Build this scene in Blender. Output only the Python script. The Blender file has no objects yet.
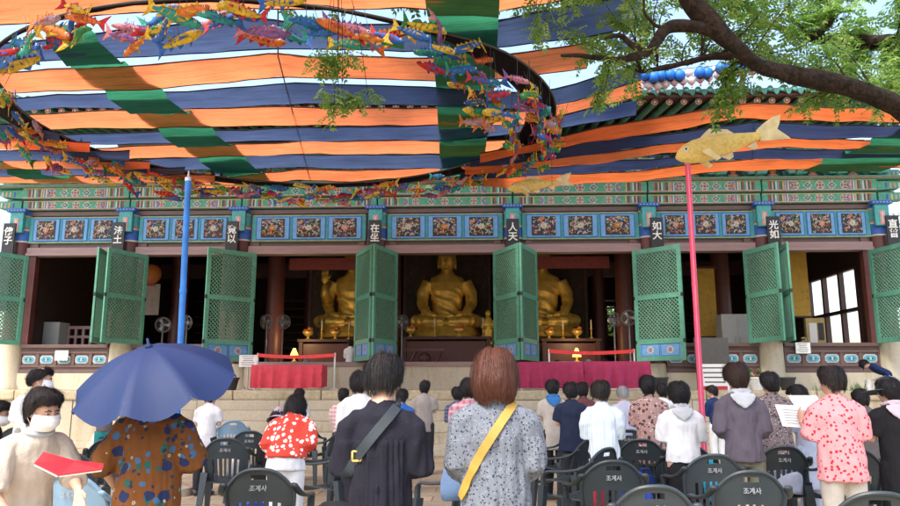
import bpy, bmesh, math, random
from mathutils import Vector, Matrix, noise
from mathutils.bvhtree import BVHTree
random.seed(7)
V = Vector
SC = bpy.context.scene
C = SC.collection

# ------------------------------------------------------------------ camera
CAM_Z, YAW, PITCH, FPX = 1.40, math.radians(2.3), math.radians(10.3), 740.0
cd = bpy.data.cameras.new('camera'); cam = bpy.data.objects.new('camera', cd); C.objects.link(cam)
cam.location = (0, 0, CAM_Z); cam.rotation_euler = (math.pi/2 + PITCH, 0, YAW)
cd.sensor_width = 36; cd.lens = 36*FPX/900; cd.clip_end = 2000; cd.clip_start = .05
SC.camera = cam
# ------------------------------------------------------------------ sky, sun, exposure
SUN_EL, SUN_AZ = math.radians(58), math.radians(212)      # azimuth clockwise from +Y: from behind the camera, left
w = bpy.data.worlds.new('World'); SC.world = w; w.use_nodes = True
nt = w.node_tree; bg = nt.nodes['Background']
sky = nt.nodes.new('ShaderNodeTexSky'); sky.sky_type = 'NISHITA'; sky.sun_disc = False
sky.sun_elevation = SUN_EL; sky.sun_rotation = SUN_AZ; sky.dust_density = 4; sky.air_density = 1.2; sky.ozone_density = 1
nt.links.new(sky.outputs[0], bg.inputs[0]); bg.inputs[1].default_value = .15
sl = bpy.data.lights.new('sun', 'SUN'); sl.energy = 1.25; sl.angle = math.radians(14); sl.color = (1, .95, .87)
so = bpy.data.objects.new('sun', sl); C.objects.link(so)
sd = V((math.sin(SUN_AZ)*math.cos(SUN_EL), math.cos(SUN_AZ)*math.cos(SUN_EL), math.sin(SUN_EL)))
so.rotation_euler = sd.to_track_quat('Z', 'Y').to_euler(); so.location = (0, 0, 30)
SC.view_settings.view_transform = 'Standard'; SC.view_settings.look = 'None'
SC.view_settings.gamma = 1; SC.view_settings.use_curve_mapping = False
SC.view_settings.exposure = 1.75
SC.render.engine = 'CYCLES'
SC.cycles.max_bounces = 8; SC.cycles.diffuse_bounces = 4; SC.cycles.transparent_max_bounces = 8

# ------------------------------------------------------------------ helpers
def ray(px, py):
    u = (px-450)/FPX; v = (253-py)/FPX
    x, y, z = u, math.cos(PITCH)-v*math.sin(PITCH), math.sin(PITCH)+v*math.cos(PITCH)
    return V((x*math.cos(YAW)-y*math.sin(YAW), x*math.sin(YAW)+y*math.cos(YAW), z))
def PY(px, py, Y):
    r = ray(px, py); p = r*(Y/r.y); p.z += CAM_Z; return p
def PZ(px, py, Z):
    r = ray(px, py); p = r*((Z-CAM_Z)/r.z); p.z += CAM_Z; return p
def project(p):
    q = V((p[0], p[1], p[2]-CAM_Z))
    x = q.x*math.cos(YAW)+q.y*math.sin(YAW); y = -q.x*math.sin(YAW)+q.y*math.cos(YAW)
    f = y*math.cos(PITCH)+q.z*math.sin(PITCH); up = -y*math.sin(PITCH)+q.z*math.cos(PITCH)
    return 450+FPX*x/f, 253-FPX*up/f
def S(h):
    h = h.lstrip('#'); o = []
    for i in (0, 2, 4):
        c = int(h[i:i+2], 16)/255; o.append(c/12.92 if c <= .04045 else ((c+.055)/1.055)**2.4)
    return tuple(o)
def lerp(a, b, t): return a+(b-a)*t
def interp(tab, x):
    if x <= tab[0][0]: return tab[0][1]
    for (a, va), (b, vb) in zip(tab, tab[1:]):
        if x <= b: return va+(vb-va)*(x-a)/(b-a)
    return tab[-1][1]

MATS = {}
def newmat(name):
    m = bpy.data.materials.new(name); m.use_nodes = True; m.node_tree.nodes.clear(); return m
class NT:
    def __init__(s, m): s.t = m.node_tree
    def n(s, typ, **kw):
        n = s.t.nodes.new('ShaderNode'+typ)
        for k, v in kw.items():
            if k in ('inp',):
                for a, b in v.items(): n.inputs[a].default_value = b
            else: setattr(n, k, v)
        return n
    def l(s, a, b): s.t.links.new(a, b)
    def mix(s, fac, a, b, blend='MIX'):
        n = s.n('Mix', data_type='RGBA', blend_type=blend)
        for i, v in ((0, fac), (6, a), (7, b)):
            if hasattr(v, 'is_output'): s.l(v, n.inputs[i])
            elif i == 0: n.inputs[0].default_value = v
            else: n.inputs[i].default_value = (*v[:3], 1)
        return n.outputs[2]
    def ramp(s, fac, stops, interp='LINEAR'):
        n = s.n('ValToRGB'); n.color_ramp.interpolation = interp
        e = n.color_ramp.elements
        while len(e) < len(stops): e.new(.5)
        for el, (p, c) in zip(e, stops):
            el.position = p; el.color = (*c, 1) if len(c) == 3 else c
        s.l(fac, n.inputs[0]); return n.outputs[0]
    def math(s, op, a, b=0.0):
        n = s.n('Math', operation=op)
        for i, v in ((0, a), (1, b)):
            if hasattr(v, 'is_output'): s.l(v, n.inputs[i])
            else: n.inputs[i].default_value = v
        return n.outputs[0]
def pm(name, col, rough=.6, var=.18, scale=6, metallic=0, bump=0, bscale=40, stretch=(1, 1, 1), pattern=None, spec=.5, trans=0, coat=0, emit=None, rnd=0, sheen=0):
    """principled material with noise variation, optional pattern(N, vec, base_socket)->socket, bump, translucency"""
    if name in MATS: return MATS[name]
    m = newmat(name); N = NT(m); out = N.n('OutputMaterial'); b = N.n('BsdfPrincipled')
    tc = N.n('TexCoord'); mp = N.n('Mapping'); mp.inputs['Scale'].default_value = stretch
    N.l(tc.outputs['Object'], mp.inputs[0]); vec = mp.outputs[0]
    nz = N.n('TexNoise', inp={'Scale': scale, 'Detail': 6, 'Roughness': .6}); N.l(vec, nz.inputs[0])
    lo = tuple(c*(1-var) for c in col); hi = tuple(min(1, c*(1+var)) for c in col)
    base = N.ramp(nz.outputs[0], [(.3, lo), (.7, hi)])
    if pattern: base = pattern(N, tc.outputs['Object'], base)
    if rnd:
        oi = N.n('ObjectInfo'); hs = N.n('HueSaturation'); N.l(base, hs.inputs['Color'])
        N.l(N.math('ADD', N.math('MULTIPLY', oi.outputs['Random'], rnd), 1-rnd/2), hs.inputs['Value']); base = hs.outputs[0]
    N.l(base, b.inputs['Base Color'])
    b.inputs['Metallic'].default_value = metallic; b.inputs['Specular IOR Level'].default_value = spec
    b.inputs['Coat Weight'].default_value = coat
    if sheen: b.inputs['Sheen Weight'].default_value = sheen
    rr = N.math('ADD', N.math('MULTIPLY', nz.outputs[0], .2), rough-.1); N.l(rr, b.inputs['Roughness'])
    if bump:
        n2 = N.n('TexNoise', inp={'Scale': bscale, 'Detail': 4}); N.l(vec, n2.inputs[0])
        bp = N.n('Bump', inp={'Strength': bump, 'Distance': .02}); N.l(n2.outputs[0], bp.inputs['Height']); N.l(bp.outputs[0], b.inputs['Normal'])
    if emit:
        b.inputs['Emission Color'].default_value = (*emit[0], 1); b.inputs['Emission Strength'].default_value = emit[1]
    sh = b.outputs[0]
    if trans:
        tr = N.n('BsdfTranslucent'); N.l(base, tr.inputs[0]); ms = N.n('MixShader', inp={0: trans})
        N.l(sh, ms.inputs[1]); N.l(tr.outputs[0], ms.inputs[2]); sh = ms.outputs[0]
    N.l(sh, out.inputs[0]); MATS[name] = m; return m

def pat_spots(layers):
    """layers: (scale, lo, hi, colour, cutoff of the per-cell random value, squash)"""
    def f(N, vec, base):
        for i, (sc, lo, hi, col, cut) in enumerate(layers):
            mp = N.n('Mapping'); mp.inputs['Location'].default_value = (i*3.7, i*1.3, i*2.1); N.l(vec, mp.inputs[0])
            wn = N.n('TexNoise', inp={'Scale': sc*.7, 'Detail': 2}); N.l(mp.outputs[0], wn.inputs[0])
            ad = N.n('VectorMath', operation='MULTIPLY_ADD'); N.l(wn.outputs['Color'], ad.inputs[0])
            ad.inputs[1].default_value = (.6/sc,)*3; N.l(mp.outputs[0], ad.inputs[2])
            vo = N.n('TexVoronoi', inp={'Scale': sc}); N.l(ad.outputs[0], vo.inputs[0])
            a = N.math('LESS_THAN', vo.outputs['Distance'], hi)
            if lo > 0: a = N.math('MULTIPLY', a, N.math('GREATER_THAN', vo.outputs['Distance'], lo))
            if cut < 1:
                sx = N.n('SeparateColor'); N.l(vo.outputs['Color'], sx.inputs[0])
                a = N.math('MULTIPLY', a, N.math('LESS_THAN', sx.outputs[0], cut))
            base = N.mix(a, base, col)
        return base
    return f
def pat_stripe(axis, scale, cols, dist=0):
    def f(N, vec, base):
        sx = N.n('SeparateXYZ'); N.l(vec, sx.inputs[0])
        fr = N.math('FRACT', N.math('MULTIPLY', sx.outputs[axis], scale))
        return N.mix(.92, base, N.ramp(fr, cols, 'CONSTANT'))
    return f
def pat_plaid(scale, c2, c3):
    def f(N, vec, base):
        sx = N.n('SeparateXYZ'); N.l(vec, sx.inputs[0])
        for ax, cc in ((0, c2), (2, c3)):
            fr = N.math('FRACT', N.math('MULTIPLY', sx.outputs[ax], scale))
            base = N.mix(N.math('MULTIPLY', N.math('LESS_THAN', fr, .4), .6), base, cc)
        return base
    return f
def cloth_pat(name, col, layers, **kw):
    return pm(name, col, rough=.85, var=.12, scale=9, bump=.25, bscale=180, pattern=pat_spots(layers), spec=.2, **kw)
def cloth(name, col, **kw):
    k = dict(rough=.85, var=.14, scale=8, bump=.3, bscale=150, spec=.2); k.update(kw); return pm(name, col, **k)

class MB:
    def __init__(s): s.bm = bmesh.new(); s.mats = []; s.cur = 0
    def m(s, mat):
        if mat not in s.mats: s.mats.append(mat)
        s.cur = s.mats.index(mat); return s
    def f(s, vs):
        try: fc = s.bm.faces.new(vs); fc.material_index = s.cur; return fc
        except ValueError: return None
    def box(s, c, d, M=None, taper=1.0, bev=0):
        c = V(c); hx, hy, hz = d[0]/2, d[1]/2, d[2]/2
        co = [V((x*hx*(taper if z > 0 else 1), y*hy*(taper if z > 0 else 1), z*hz)) for x in (-1, 1) for y in (-1, 1) for z in (-1, 1)]
        vs = [s.bm.verts.new((M @ p if M else p)+c) for p in co]
        fs = [s.f([vs[i] for i in q]) for q in ((0, 1, 3, 2), (4, 6, 7, 5), (0, 4, 5, 1), (2, 3, 7, 6), (0, 2, 6, 4), (1, 5, 7, 3))]
        if bev:
            es = {e for f in fs for e in f.edges}
            r = bmesh.ops.bevel(s.bm, geom=list(es), offset=bev, segments=2, profile=.6, affect='EDGES')
            for f in r['faces']: f.material_index = s.cur
        return vs
    def bx(s, x0, x1, y0, y1, z0, z1, bev=0):
        return s.box(((x0+x1)/2, (y0+y1)/2, (z0+z1)/2), (x1-x0, y1-y0, z1-z0), bev=bev)
    def rings(s, rr, cap=True, close=True):
        L = [[s.bm.verts.new(p) for p in r] for r in rr]
        for a, b in zip(L, L[1:]):
            n = len(a)
            for i in range(n if close else n-1):
                j = (i+1) % n; s.f([a[i], a[j], b[j], b[i]])
        if cap: s.f(L[0][::-1]); s.f(L[-1])
        return L
    def loft(s, secs, n=16, cap=True):
        """secs: (centre, vecA, vecB)"""
        return s.rings([[V(c)+V(a)*math.cos(2*math.pi*i/n)+V(b)*math.sin(2*math.pi*i/n) for i in range(n)] for c, a, b in secs], cap)
    def tube(s, pts, rad, n=8, cap=True):
        pts = [V(p) for p in pts]; k = len(pts)
        if not hasattr(rad, '__len__'): rad = [rad]*k
        secs = []; ref = None
        for i, p in enumerate(pts):
            d = (pts[min(i+1, k-1)]-pts[max(i-1, 0)]).normalized()
            if ref is None:
                ref = V((0, 0, 1)) if abs(d.z) < .9 else V((1, 0, 0))
            a = d.cross(ref).normalized(); b = d.cross(a).normalized(); ref = -b if (-b).dot(ref) > 0 else b
            a = d.cross(ref).normalized(); b = a.cross(d).normalized()
            secs.append((p, a*rad[i], b*rad[i]))
        return s.loft(secs, n, cap)
    def ell(s, c, r, n=14, m=9, M=None):
        rr = []
        for j in range(m+1):
            t = math.pi*(j+.02)/(m+.04)
            ring = []
            for i in range(n):
                a = 2*math.pi*i/n
                p = V((r[0]*math.sin(t)*math.cos(a), r[1]*math.sin(t)*math.sin(a), -r[2]*math.cos(t)))
                ring.append((M @ p if M else p)+V(c))
            rr.append(ring)
        return s.rings(rr)
    def lathe(s, c, prof, n=20, cap=True):
        c = V(c)
        return s.rings([[c+V((r*math.cos(2*math.pi*i/n), r*math.sin(2*math.pi*i/n), z)) for i in range(n)] for r, z in prof], cap)
    def disc(s, c, a, b, n=16):
        c = V(c); a = V(a); b = V(b)
        return s.f([s.bm.verts.new(c+a*math.cos(2*math.pi*i/n)+b*math.sin(2*math.pi*i/n)) for i in range(n)])
    def prism(s, pts, d):
        """closed outline extruded by vector d"""
        d = V(d); a = [s.bm.verts.new(V(p)) for p in pts]; b = [s.bm.verts.new(V(p)+d) for p in pts]
        s.f(a[::-1]); s.f(b); n = len(a)
        for i in range(n): s.f([a[i], a[(i+1) % n], b[(i+1) % n], b[i]])
    def mesh(s, name, smooth=False, normals=True, angle=None):
        if normals: bmesh.ops.recalc_face_normals(s.bm, faces=s.bm.faces)
        me = bpy.data.meshes.new(name); s.bm.to_mesh(me); s.bm.free()
        for mt in s.mats: me.materials.append(mt)
        if smooth:
            me.polygons.foreach_set('use_smooth', [True]*len(me.polygons))
            if angle: me.set_sharp_from_angle(angle=math.radians(angle))
        return me
    def build(s, name, parent=None, smooth=False, angle=None, normals=True, world=True):
        me = s.mesh(name, smooth, normals, angle)
        if parent is not None and world: me.transform(Matrix.Translation(-parent.location))
        return link(name, me, parent)
def link(name, me, parent=None):
    o = bpy.data.objects.new(name, me); C.objects.link(o)
    if parent is not None: o.parent = parent
    return o
def tag(o, label=None, cat=None, group=None, kind=None):
    if label: o['label'] = label
    if cat: o['category'] = cat
    if group: o['group'] = group
    if kind: o['kind'] = kind
    return o
def thing(name, loc, label, cat, group=None, rz=0):
    o = bpy.data.objects.new(name, None); C.objects.link(o); o.location = loc; o.rotation_euler = (0, 0, rz)
    o.empty_display_size = .2
    return tag(o, label, cat, group)
def children(o): return [c for c in bpy.data.objects if c.parent == o]
def copy_tree(root, kids):
    r = root.copy(); C.objects.link(r)
    def rec(src, dst):
        for ch in KIDS.get(src.name, []):
            c = ch.copy(); C.objects.link(c); c.parent = dst; rec(ch, c)
    rec(root, r); return r
KIDS = {}
def index_kids(root):
    ks = list(root.children); KIDS[root.name] = ks
    for k in ks: index_kids(k)
def remesh(mb, voxel, smooth=2):
    me = bpy.data.meshes.new('tmp'); bmesh.ops.recalc_face_normals(mb.bm, faces=mb.bm.faces); mb.bm.to_mesh(me); mb.bm.free()
    o = bpy.data.objects.new('tmp', me); C.objects.link(o)
    m = o.modifiers.new('r', 'REMESH'); m.mode = 'VOXEL'; m.voxel_size = voxel
    if smooth:
        s = o.modifiers.new('s', 'SMOOTH'); s.iterations = smooth; s.factor = .5
    dg = bpy.context.evaluated_depsgraph_get(); me2 = bpy.data.meshes.new_from_object(o.evaluated_get(dg))
    bpy.data.objects.remove(o); bpy.data.meshes.remove(me)
    me2.polygons.foreach_set('use_smooth', [True]*len(me2.polygons)); return me2
def displace(me, fn):
    ns = [v.normal.copy() for v in me.vertices]
    for v, n in zip(me.vertices, ns): v.co += n*fn(v.co)
    me.update()
def text_mesh(body, size, depth=.004, bold=0.0):
    cu = bpy.data.curves.new('txt', 'FONT'); cu.body = body; cu.size = size; cu.extrude = depth; cu.offset = bold
    cu.align_x = 'CENTER'; cu.align_y = 'CENTER'
    o = bpy.data.objects.new('txt', cu); C.objects.link(o)
    dg = bpy.context.evaluated_depsgraph_get(); me = bpy.data.meshes.new_from_object(o.evaluated_get(dg))
    bpy.data.objects.remove(o); me.materials.clear(); return me
RX90 = Matrix.Rotation(math.pi/2, 4, 'X')
ORD = ['first', 'second', 'third', 'fourth', 'fifth', 'sixth', 'seventh', 'eighth', 'ninth', 'tenth', 'eleventh', 'twelfth', 'thirteenth', 'fourteenth', 'fifteenth', 'sixteenth', 'seventeenth', 'eighteenth', 'nineteenth', 'twentieth']

# ------------------------------------------------------------------ materials of the place
def pat_pavers(N, vec, base):
    br = N.n('TexBrick', inp={'Scale': 1.0, 'Mortar Size': .012, 'Brick Width': .62, 'Row Height': .42})
    br.offset = .5; N.l(vec, br.inputs[0])
    br.inputs['Color1'].default_value = (.8, .8, .8, 1); br.inputs['Color2'].default_value = (1.12, 1.08, 1.0, 1); br.inputs['Mortar'].default_value = (.5, .47, .42, 1)
    b = N.mix(1, base, br.outputs[0], 'MULTIPLY')
    n = N.n('TexNoise', inp={'Scale': .7, 'Detail': 5}); N.l(vec, n.inputs[0])
    return N.mix(1, b, N.ramp(n.outputs[0], [(.3, (.78, .75, .7)), (.65, (1, 1, 1))]), 'MULTIPLY')
M_PAVE = pm('paving', (.44, .37, .26), rough=.85, var=.15, scale=14, bump=.3, bscale=60, pattern=pat_pavers)
def pat_stain(N, vec, base):
    mp = N.n('Mapping'); mp.inputs['Scale'].default_value = (1.6, 1.6, .35); N.l(vec, mp.inputs[0])
    n = N.n('TexNoise', inp={'Scale': 1.1, 'Detail': 7, 'Roughness': .65}); N.l(mp.outputs[0], n.inputs[0])
    return N.mix(1, base, N.ramp(n.outputs[0], [(.30, (.70, .60, .44)), (.46, (.95, .93, .88)), (.75, (1.1, 1.08, 1.05))]), 'MULTIPLY')
M_STONE = pm('granite', (.47, .42, .33), rough=.85, var=.14, scale=30, bump=.35, bscale=90, pattern=pat_stain)
M_STONE2 = pm('granite_pale', (.50, .45, .36), rough=.85, var=.12, scale=30, bump=.3, bscale=90, pattern=pat_stain)
M_COPE = pm('granite_cope', (.44, .38, .27), rough=.85, var=.2, scale=12, bump=.4, bscale=70, pattern=pat_stain)
M_JOINT = pm('stone_joint', (.16, .13, .09), rough=.95)
M_BROWN = pm('oxide_brown', (.115, .068, .062), rough=.6, var=.2, scale=5, bump=.12, bscale=30, stretch=(1, 1, 6))
M_LINTEL = pm('lintel_rose', (.27, .175, .17), rough=.55, var=.15, scale=4, stretch=(.3, 1, 3), bump=.1, bscale=20)
M_COL = pm('column_red', (.10, .028, .025), rough=.45, var=.2, scale=4)
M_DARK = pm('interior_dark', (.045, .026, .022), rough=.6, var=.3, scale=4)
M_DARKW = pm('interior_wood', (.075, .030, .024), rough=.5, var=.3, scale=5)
M_GREEN = pm('lattice_green', (.095, .305, .22), rough=.55, var=.16, scale=6, bump=.12, bscale=60)
M_GREEN2 = pm('lattice_bar', (.11, .27, .19), rough=.6, var=.2, scale=12)
M_DG = pm('dancheong_green', (.075, .28, .195), rough=.7, var=.22, scale=9, bump=.1)
M_DG2 = pm('dancheong_deep', (.02, .085, .06), rough=.7, var=.25, scale=9)
M_DT = pm('dancheong_teal', (.06, .30, .30), rough=.7, var=.2, scale=9)
M_DB = pm('dancheong_blue', (.03, .10, .38), rough=.65, var=.2, scale=9)
M_DLB = pm('dancheong_sky', (.13, .31, .56), rough=.65, var=.15, scale=9)
M_DR = pm('dancheong_red', (.28, .06, .055), rough=.7, var=.2, scale=9)
M_DP = pm('dancheong_pink', (.52, .25, .24), rough=.7, var=.2, scale=9)
M_DY = pm('dancheong_yellow', (.44, .33, .13), rough=.7, var=.2, scale=9)
M_DW = pm('dancheong_white', (.47, .46, .39), rough=.7, var=.15, scale=9)
M_DO = pm('dancheong_orange', (.48, .16, .04), rough=.7, var=.2, scale=9)
M_WHITE = pm('white_paint', (.72, .72, .69), rough=.5, var=.05)
M_PAPER = pm('white_paper', (.8, .8, .78), rough=.8, var=.03)
M_INK = pm('ink', (.05, .05, .06), rough=.7)
M_INKR = pm('ink_red', (.5, .04, .05), rough=.7)
M_BOARD = pm('sign_board', (.013, .014, .018), rough=.5, var=.3)
M_GOLD = pm('gilt', (.92, .58, .13), rough=.38, var=.2, scale=5, metallic=.42, bump=.12, bscale=18)
M_STEEL = pm('steel', (.55, .56, .57), rough=.35, metallic=.8, var=.06)
M_TILE = pm('roof_tile', (.045, .05, .048), rough=.7, var=.3, scale=10, bump=.2)
M_TILEG = pm('roof_tile_end', (.03, .16, .12), rough=.6, var=.3, scale=10)
M_SOIL = pm('soil', (.05, .035, .02), rough=.95)

# ------------------------------------------------------------------ ground
g = MB().m(M_PAVE); N_ = 1
g.f([g.bm.verts.new(p) for p in ((-900, -300, 0), (900, -300, 0), (900, 900, 0), (-900, 900, 0))])
tag(g.build('ground'), kind='structure')

# ------------------------------------------------------------------ stone terrace with steps
TZ, TY = 1.33, 17.5
XL, XR = -17.5, 16.0
SX0, SX1 = PY(118, 430, 16.5).x, PY(742, 430, 16.5).x
terr = thing('stone_terrace', (0, TY, 0), 'long pale granite terrace with a wide flight of steps below the hall', 'terrace')
b = MB().m(M_STONE2)
b.bx(XL, XR, TY+.06, 44, 0, TZ-.005); b.build('platform_core', terr)
b = MB().m(M_COPE)                                       # capping course: long rounded blocks
x = XL
while x < XR:
    L = random.uniform(1.7, 2.6); x1 = min(XR, x+L)
    b.bx(x+.006, x1-.006, TY-.09, TY+.55, TZ-.22, TZ+.004+random.uniform(-.004, .006), bev=.045); x = x1
b.build('coping', terr)
b = MB().m(M_STONE2)                                       # paving of the terrace top
x = XL
while x < XR:
    b.bx(x+.004, min(XR, x+.9)-.004, TY+.56, 20.4, TZ-.05, TZ+.002+random.uniform(0, .003)); x += .9
b.build('terrace_paving', terr)
for (a0, a1) in ((XL, SX0-.3), (SX1+.3, XR)):             # retaining wall of upright slabs
    b = MB().m(M_STONE); x = a0
    b.bx(a0, a1, TY-.12, TY+.1, 0, .16, bev=.02)
    while x < a1-.05:
        L = random.uniform(.95, 1.5); x1 = min(a1, x+L)
        if a1-x1 < .4: x1 = a1
        b.bx(x+.008, x1-.008, TY-.04+random.uniform(-.01, .01), TY+.1, .16, TZ-.225, bev=.012); x = x1
    b.build('retaining_wall', terr)
NS = 5; TR = .33
for i in range(NS):
    zt = (TZ-.22)*(NS-i)/(NS+0.0) - (TZ-.22)/NS*0
    zt = (TZ-.22)-(i)*(TZ-.22)/NS
    b = MB().m(M_STONE); x = SX0
    while x < SX1:
        L = random.uniform(1.5, 2.6); x1 = min(SX1, x+L)
        if SX1-x1 < .6: x1 = SX1
        b.bx(x+.004, x1-.004, TY-.06-TR*(i+1), TY-.07-TR*i+.03, zt-(TZ-.22)/NS, zt+random.uniform(-.004, .004), bev=.014); x = x1
    b.build('step', terr)
for xx in (SX0-.15, SX1+.15):
    b = MB().m(M_STONE2)
    b.bx(xx-.15, xx+.15, TY-TR*NS-.1, TY-.05, 0, .22, bev=.02)
    b.prism([(xx-.13, TY-.1, .22), (xx-.13, TY-.1, TZ-.24), (xx-.13, TY-.4, TZ-.26), (xx-.13, TY-TR*NS+.1, .4), (xx-.13, TY-TR*NS, .22)], (.26, 0, 0))
    b.build('stair_cheek', terr)

# ------------------------------------------------------------------ the hall
YF = 21.0
COLX = [PY(px, 225, YF).x for px in (21, 129, 241, 377, 513, 648.5, 763, 880)]
zc = lambda py: PY(445, py, YF).z
Z_SILL = 2.08; Z_WIN = 2.62; Z_BASE = 1.80; Z_LIN0, Z_LIN1 = 5.22, 5.47; Z_BR1 = 6.58
Z_B0, Z_B1, Z_B2 = 6.60, 6.91, 7.26
hall = thing('temple_hall', (COLX[3]/2+COLX[4]/2, YF, TZ), 'wide painted wooden temple hall with open green lattice doors and three golden Buddhas inside', 'temple')
HX0, HX1 = COLX[0], COLX[7]
b = MB().m(M_STONE2)                                        # stone base course
for i in range(7):
    a0, a1 = COLX[i]+.33, COLX[i+1]-.33
    if i in (2, 3, 4): b.bx(a0-.02, a1+.02, YF-.02, YF+.5, TZ, Z_SILL-.06, bev=.015)
    else: b.bx(a0-.02, a1+.02, YF+.03, YF+.5, TZ, Z_BASE, bev=.015)
b.build('stone_base', hall)
b = MB().m(M_DARKW); b.bx(HX0+.1, HX1-.1, YF+.32, 37, 1.75, Z_SILL-.03); b.build('floor', hall)
for i, x in enumerate(COLX):
    b = MB().m(M_STONE2)                                    # tall tapered plinth under each column
    top = 2.05 if 2 <= i <= 5 else 2.66
    b.lathe((x, YF+.18, TZ), [(.42, 0), (.42, .08), (.36, .16), (.335, top-TZ-.1), (.32, top-TZ), (.2, top-TZ)], 24)
    p = b.build('column_plinth', hall, smooth=True, angle=40)
    b = MB().m(M_COL); b.lathe((x, YF+.18, top-.01), [(.285, 0), (.275, 2), (.265, Z_B0-top)], 24)
    c_ = b.build('column', hall, smooth=True, angle=40)
    b = MB()                                                # painted capital wrap
    z0, z1 = 5.62, Z_BR1+.02
    for k, (za, zb, mt, dr) in enumerate(((0, .05, M_DW, .012), (.05, .36, M_DB, .008), (.36, .41, M_DW, .012), (.41, .46, M_DO, .012), (.46, .78, M_DT, .008), (.78, .83, M_DY, .014), (.83, .97, M_DB, .02))):
        h = z1-z0; b.m(mt); b.lathe((x, YF+.18, z0), [(.27, za*h), (.27+dr, za*h+.002), (.27+dr, zb*h-.002), (.27, zb*h)], 24, cap=False)
    b.m(M_DT); b.box((x-.02, YF-.15, 6.20), (.40, .12, .62), bev=.02)      # projecting carved block
    b.m(M_DP); b.box((x-.02, YF-.214, 6.12), (.15, .012, .4), bev=.004)
    b.m(M_DW); b.box((x-.02, YF-.219, 6.12), (.05, .012, .3), bev=.004)
    b.m(M_DB); b.box((x-.02, YF-.16, 6.55), (.58, .22, .1), bev=.015)
    b.m(M_DW)
    for q in range(6): b.ell((x-.25+q*.093, YF-.27, 6.55), (.018, .012, .018), 6, 4)
    b.build('capital', hall, smooth=True, angle=35)
JB = .30
b = MB().m(M_LINTEL)                                        # lintels with a moulding, jamb posts
for i in range(7):
    a0, a1 = COLX[i]+.24, COLX[i+1]-.24
    b.bx(a0, a1, YF+.02, YF+.36, Z_LIN0+.09, Z_LIN1, bev=.012); b.bx(a0, a1, YF-.03, YF+.3, Z_LIN0, Z_LIN0+.087, bev=.012)
b.build('lintel', hall)
b = MB().m(M_BROWN)
for i in range(7):
    a0, a1 = COLX[i]+.2, COLX[i+1]-.2
    b.bx(a0, a1, YF+.12, YF+.3, Z_LIN1-.01, Z_BR1)
    b.bx(a0, a1, YF+.06, YF+.12, Z_BR1-.14, Z_BR1-.01, bev=.01)
    for q in (a0+.25, a1-.25): b.bx(q-.1, q+.1, YF+.07, YF+.14, Z_LIN1, Z_BR1-.15, bev=.008)
b.build('frieze_board', hall)
OPEN = []
for i in range(7):
    off = .32 if i in (2, 3, 4) else .42
    a0, a1 = COLX[i]+off, COLX[i+1]-off; OPEN.append((a0, a1))
    z0 = Z_SILL if i in (2, 3, 4) else Z_WIN
    for q in (a0, a1): b = MB().m(M_COL); b.bx(q-.1, q+.1, YF+.06, YF+.28, z0, Z_LIN0+.01, bev=.01); b.build('jamb', hall)
    if i in (2, 3, 4): b = MB().m(M_LINTEL); b.bx(a0-.1, a1+.1, YF-.06, YF+.34, Z_SILL-.1, Z_SILL+.03, bev=.012); b.build('sill', hall)
for i in (0, 1, 5, 6):                                      # low panelled walls under the outer bays
    a0, a1 = COLX[i]+.34, COLX[i+1]-.34
    b = MB().m(M_BROWN); b.bx(a0, a1, YF+.1, YF+.3, Z_BASE+.001, Z_WIN-.07)
    b.bx(a0, a1, YF+.0, YF+.32, Z_WIN-.1, Z_WIN, bev=.012); b.bx(a0, a1, YF+.05, YF+.3, Z_BASE+.002, Z_BASE+.1, bev=.01)
    b.bx(a0, a1, YF+.06, YF+.12, 1.97, 2.02, bev=.008); b.bx(a0, a1, YF+.06, YF+.12, 2.36, 2.42, bev=.008)
    n = 5; st = (a1-a0)/n
    for k in range(n+1): b.bx(max(a0, a0+k*st-.045), min(a1, a0+k*st+.045), YF+.07, YF+.12, 2.02, 2.36, bev=.006)
    wl = b.build('low_wall', hall)
    for k in range(n):
        cx = a0+(k+.5)*st; b = MB()
        def rr(hw, hh, y, c=.06): return [(cx-hw+c, y, 2.19-hh), (cx+hw-c, y, 2.19-hh), (cx+hw, y, 2.19-hh+c), (cx+hw, y, 2.19+hh-c), (cx+hw-c, y, 2.19+hh), (cx-hw+c, y, 2.19+hh), (cx-hw, y, 2.19+hh-c), (cx-hw, y, 2.19-hh+c)]
        b.m(M_DW).prism(rr(.19, .115, YF+.098), (0, -.012, 0)); b.m(M_DLB).prism(rr(.165, .092, YF+.086), (0, -.008, 0))
        b.m(M_DT).prism(rr(.13, .062, YF+.078, .04), (0, -.006, 0))
        b.m(M_DB if k % 2 else M_DG2).prism(rr(.085, .02, YF+.072, .01), (0, -.006, 0)); b.m(M_DW).prism(rr(.022, .045, YF+.066, .01), (0, -.005, 0))
        o = b.build('oval_panel', hall); o.parent = wl; 
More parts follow.
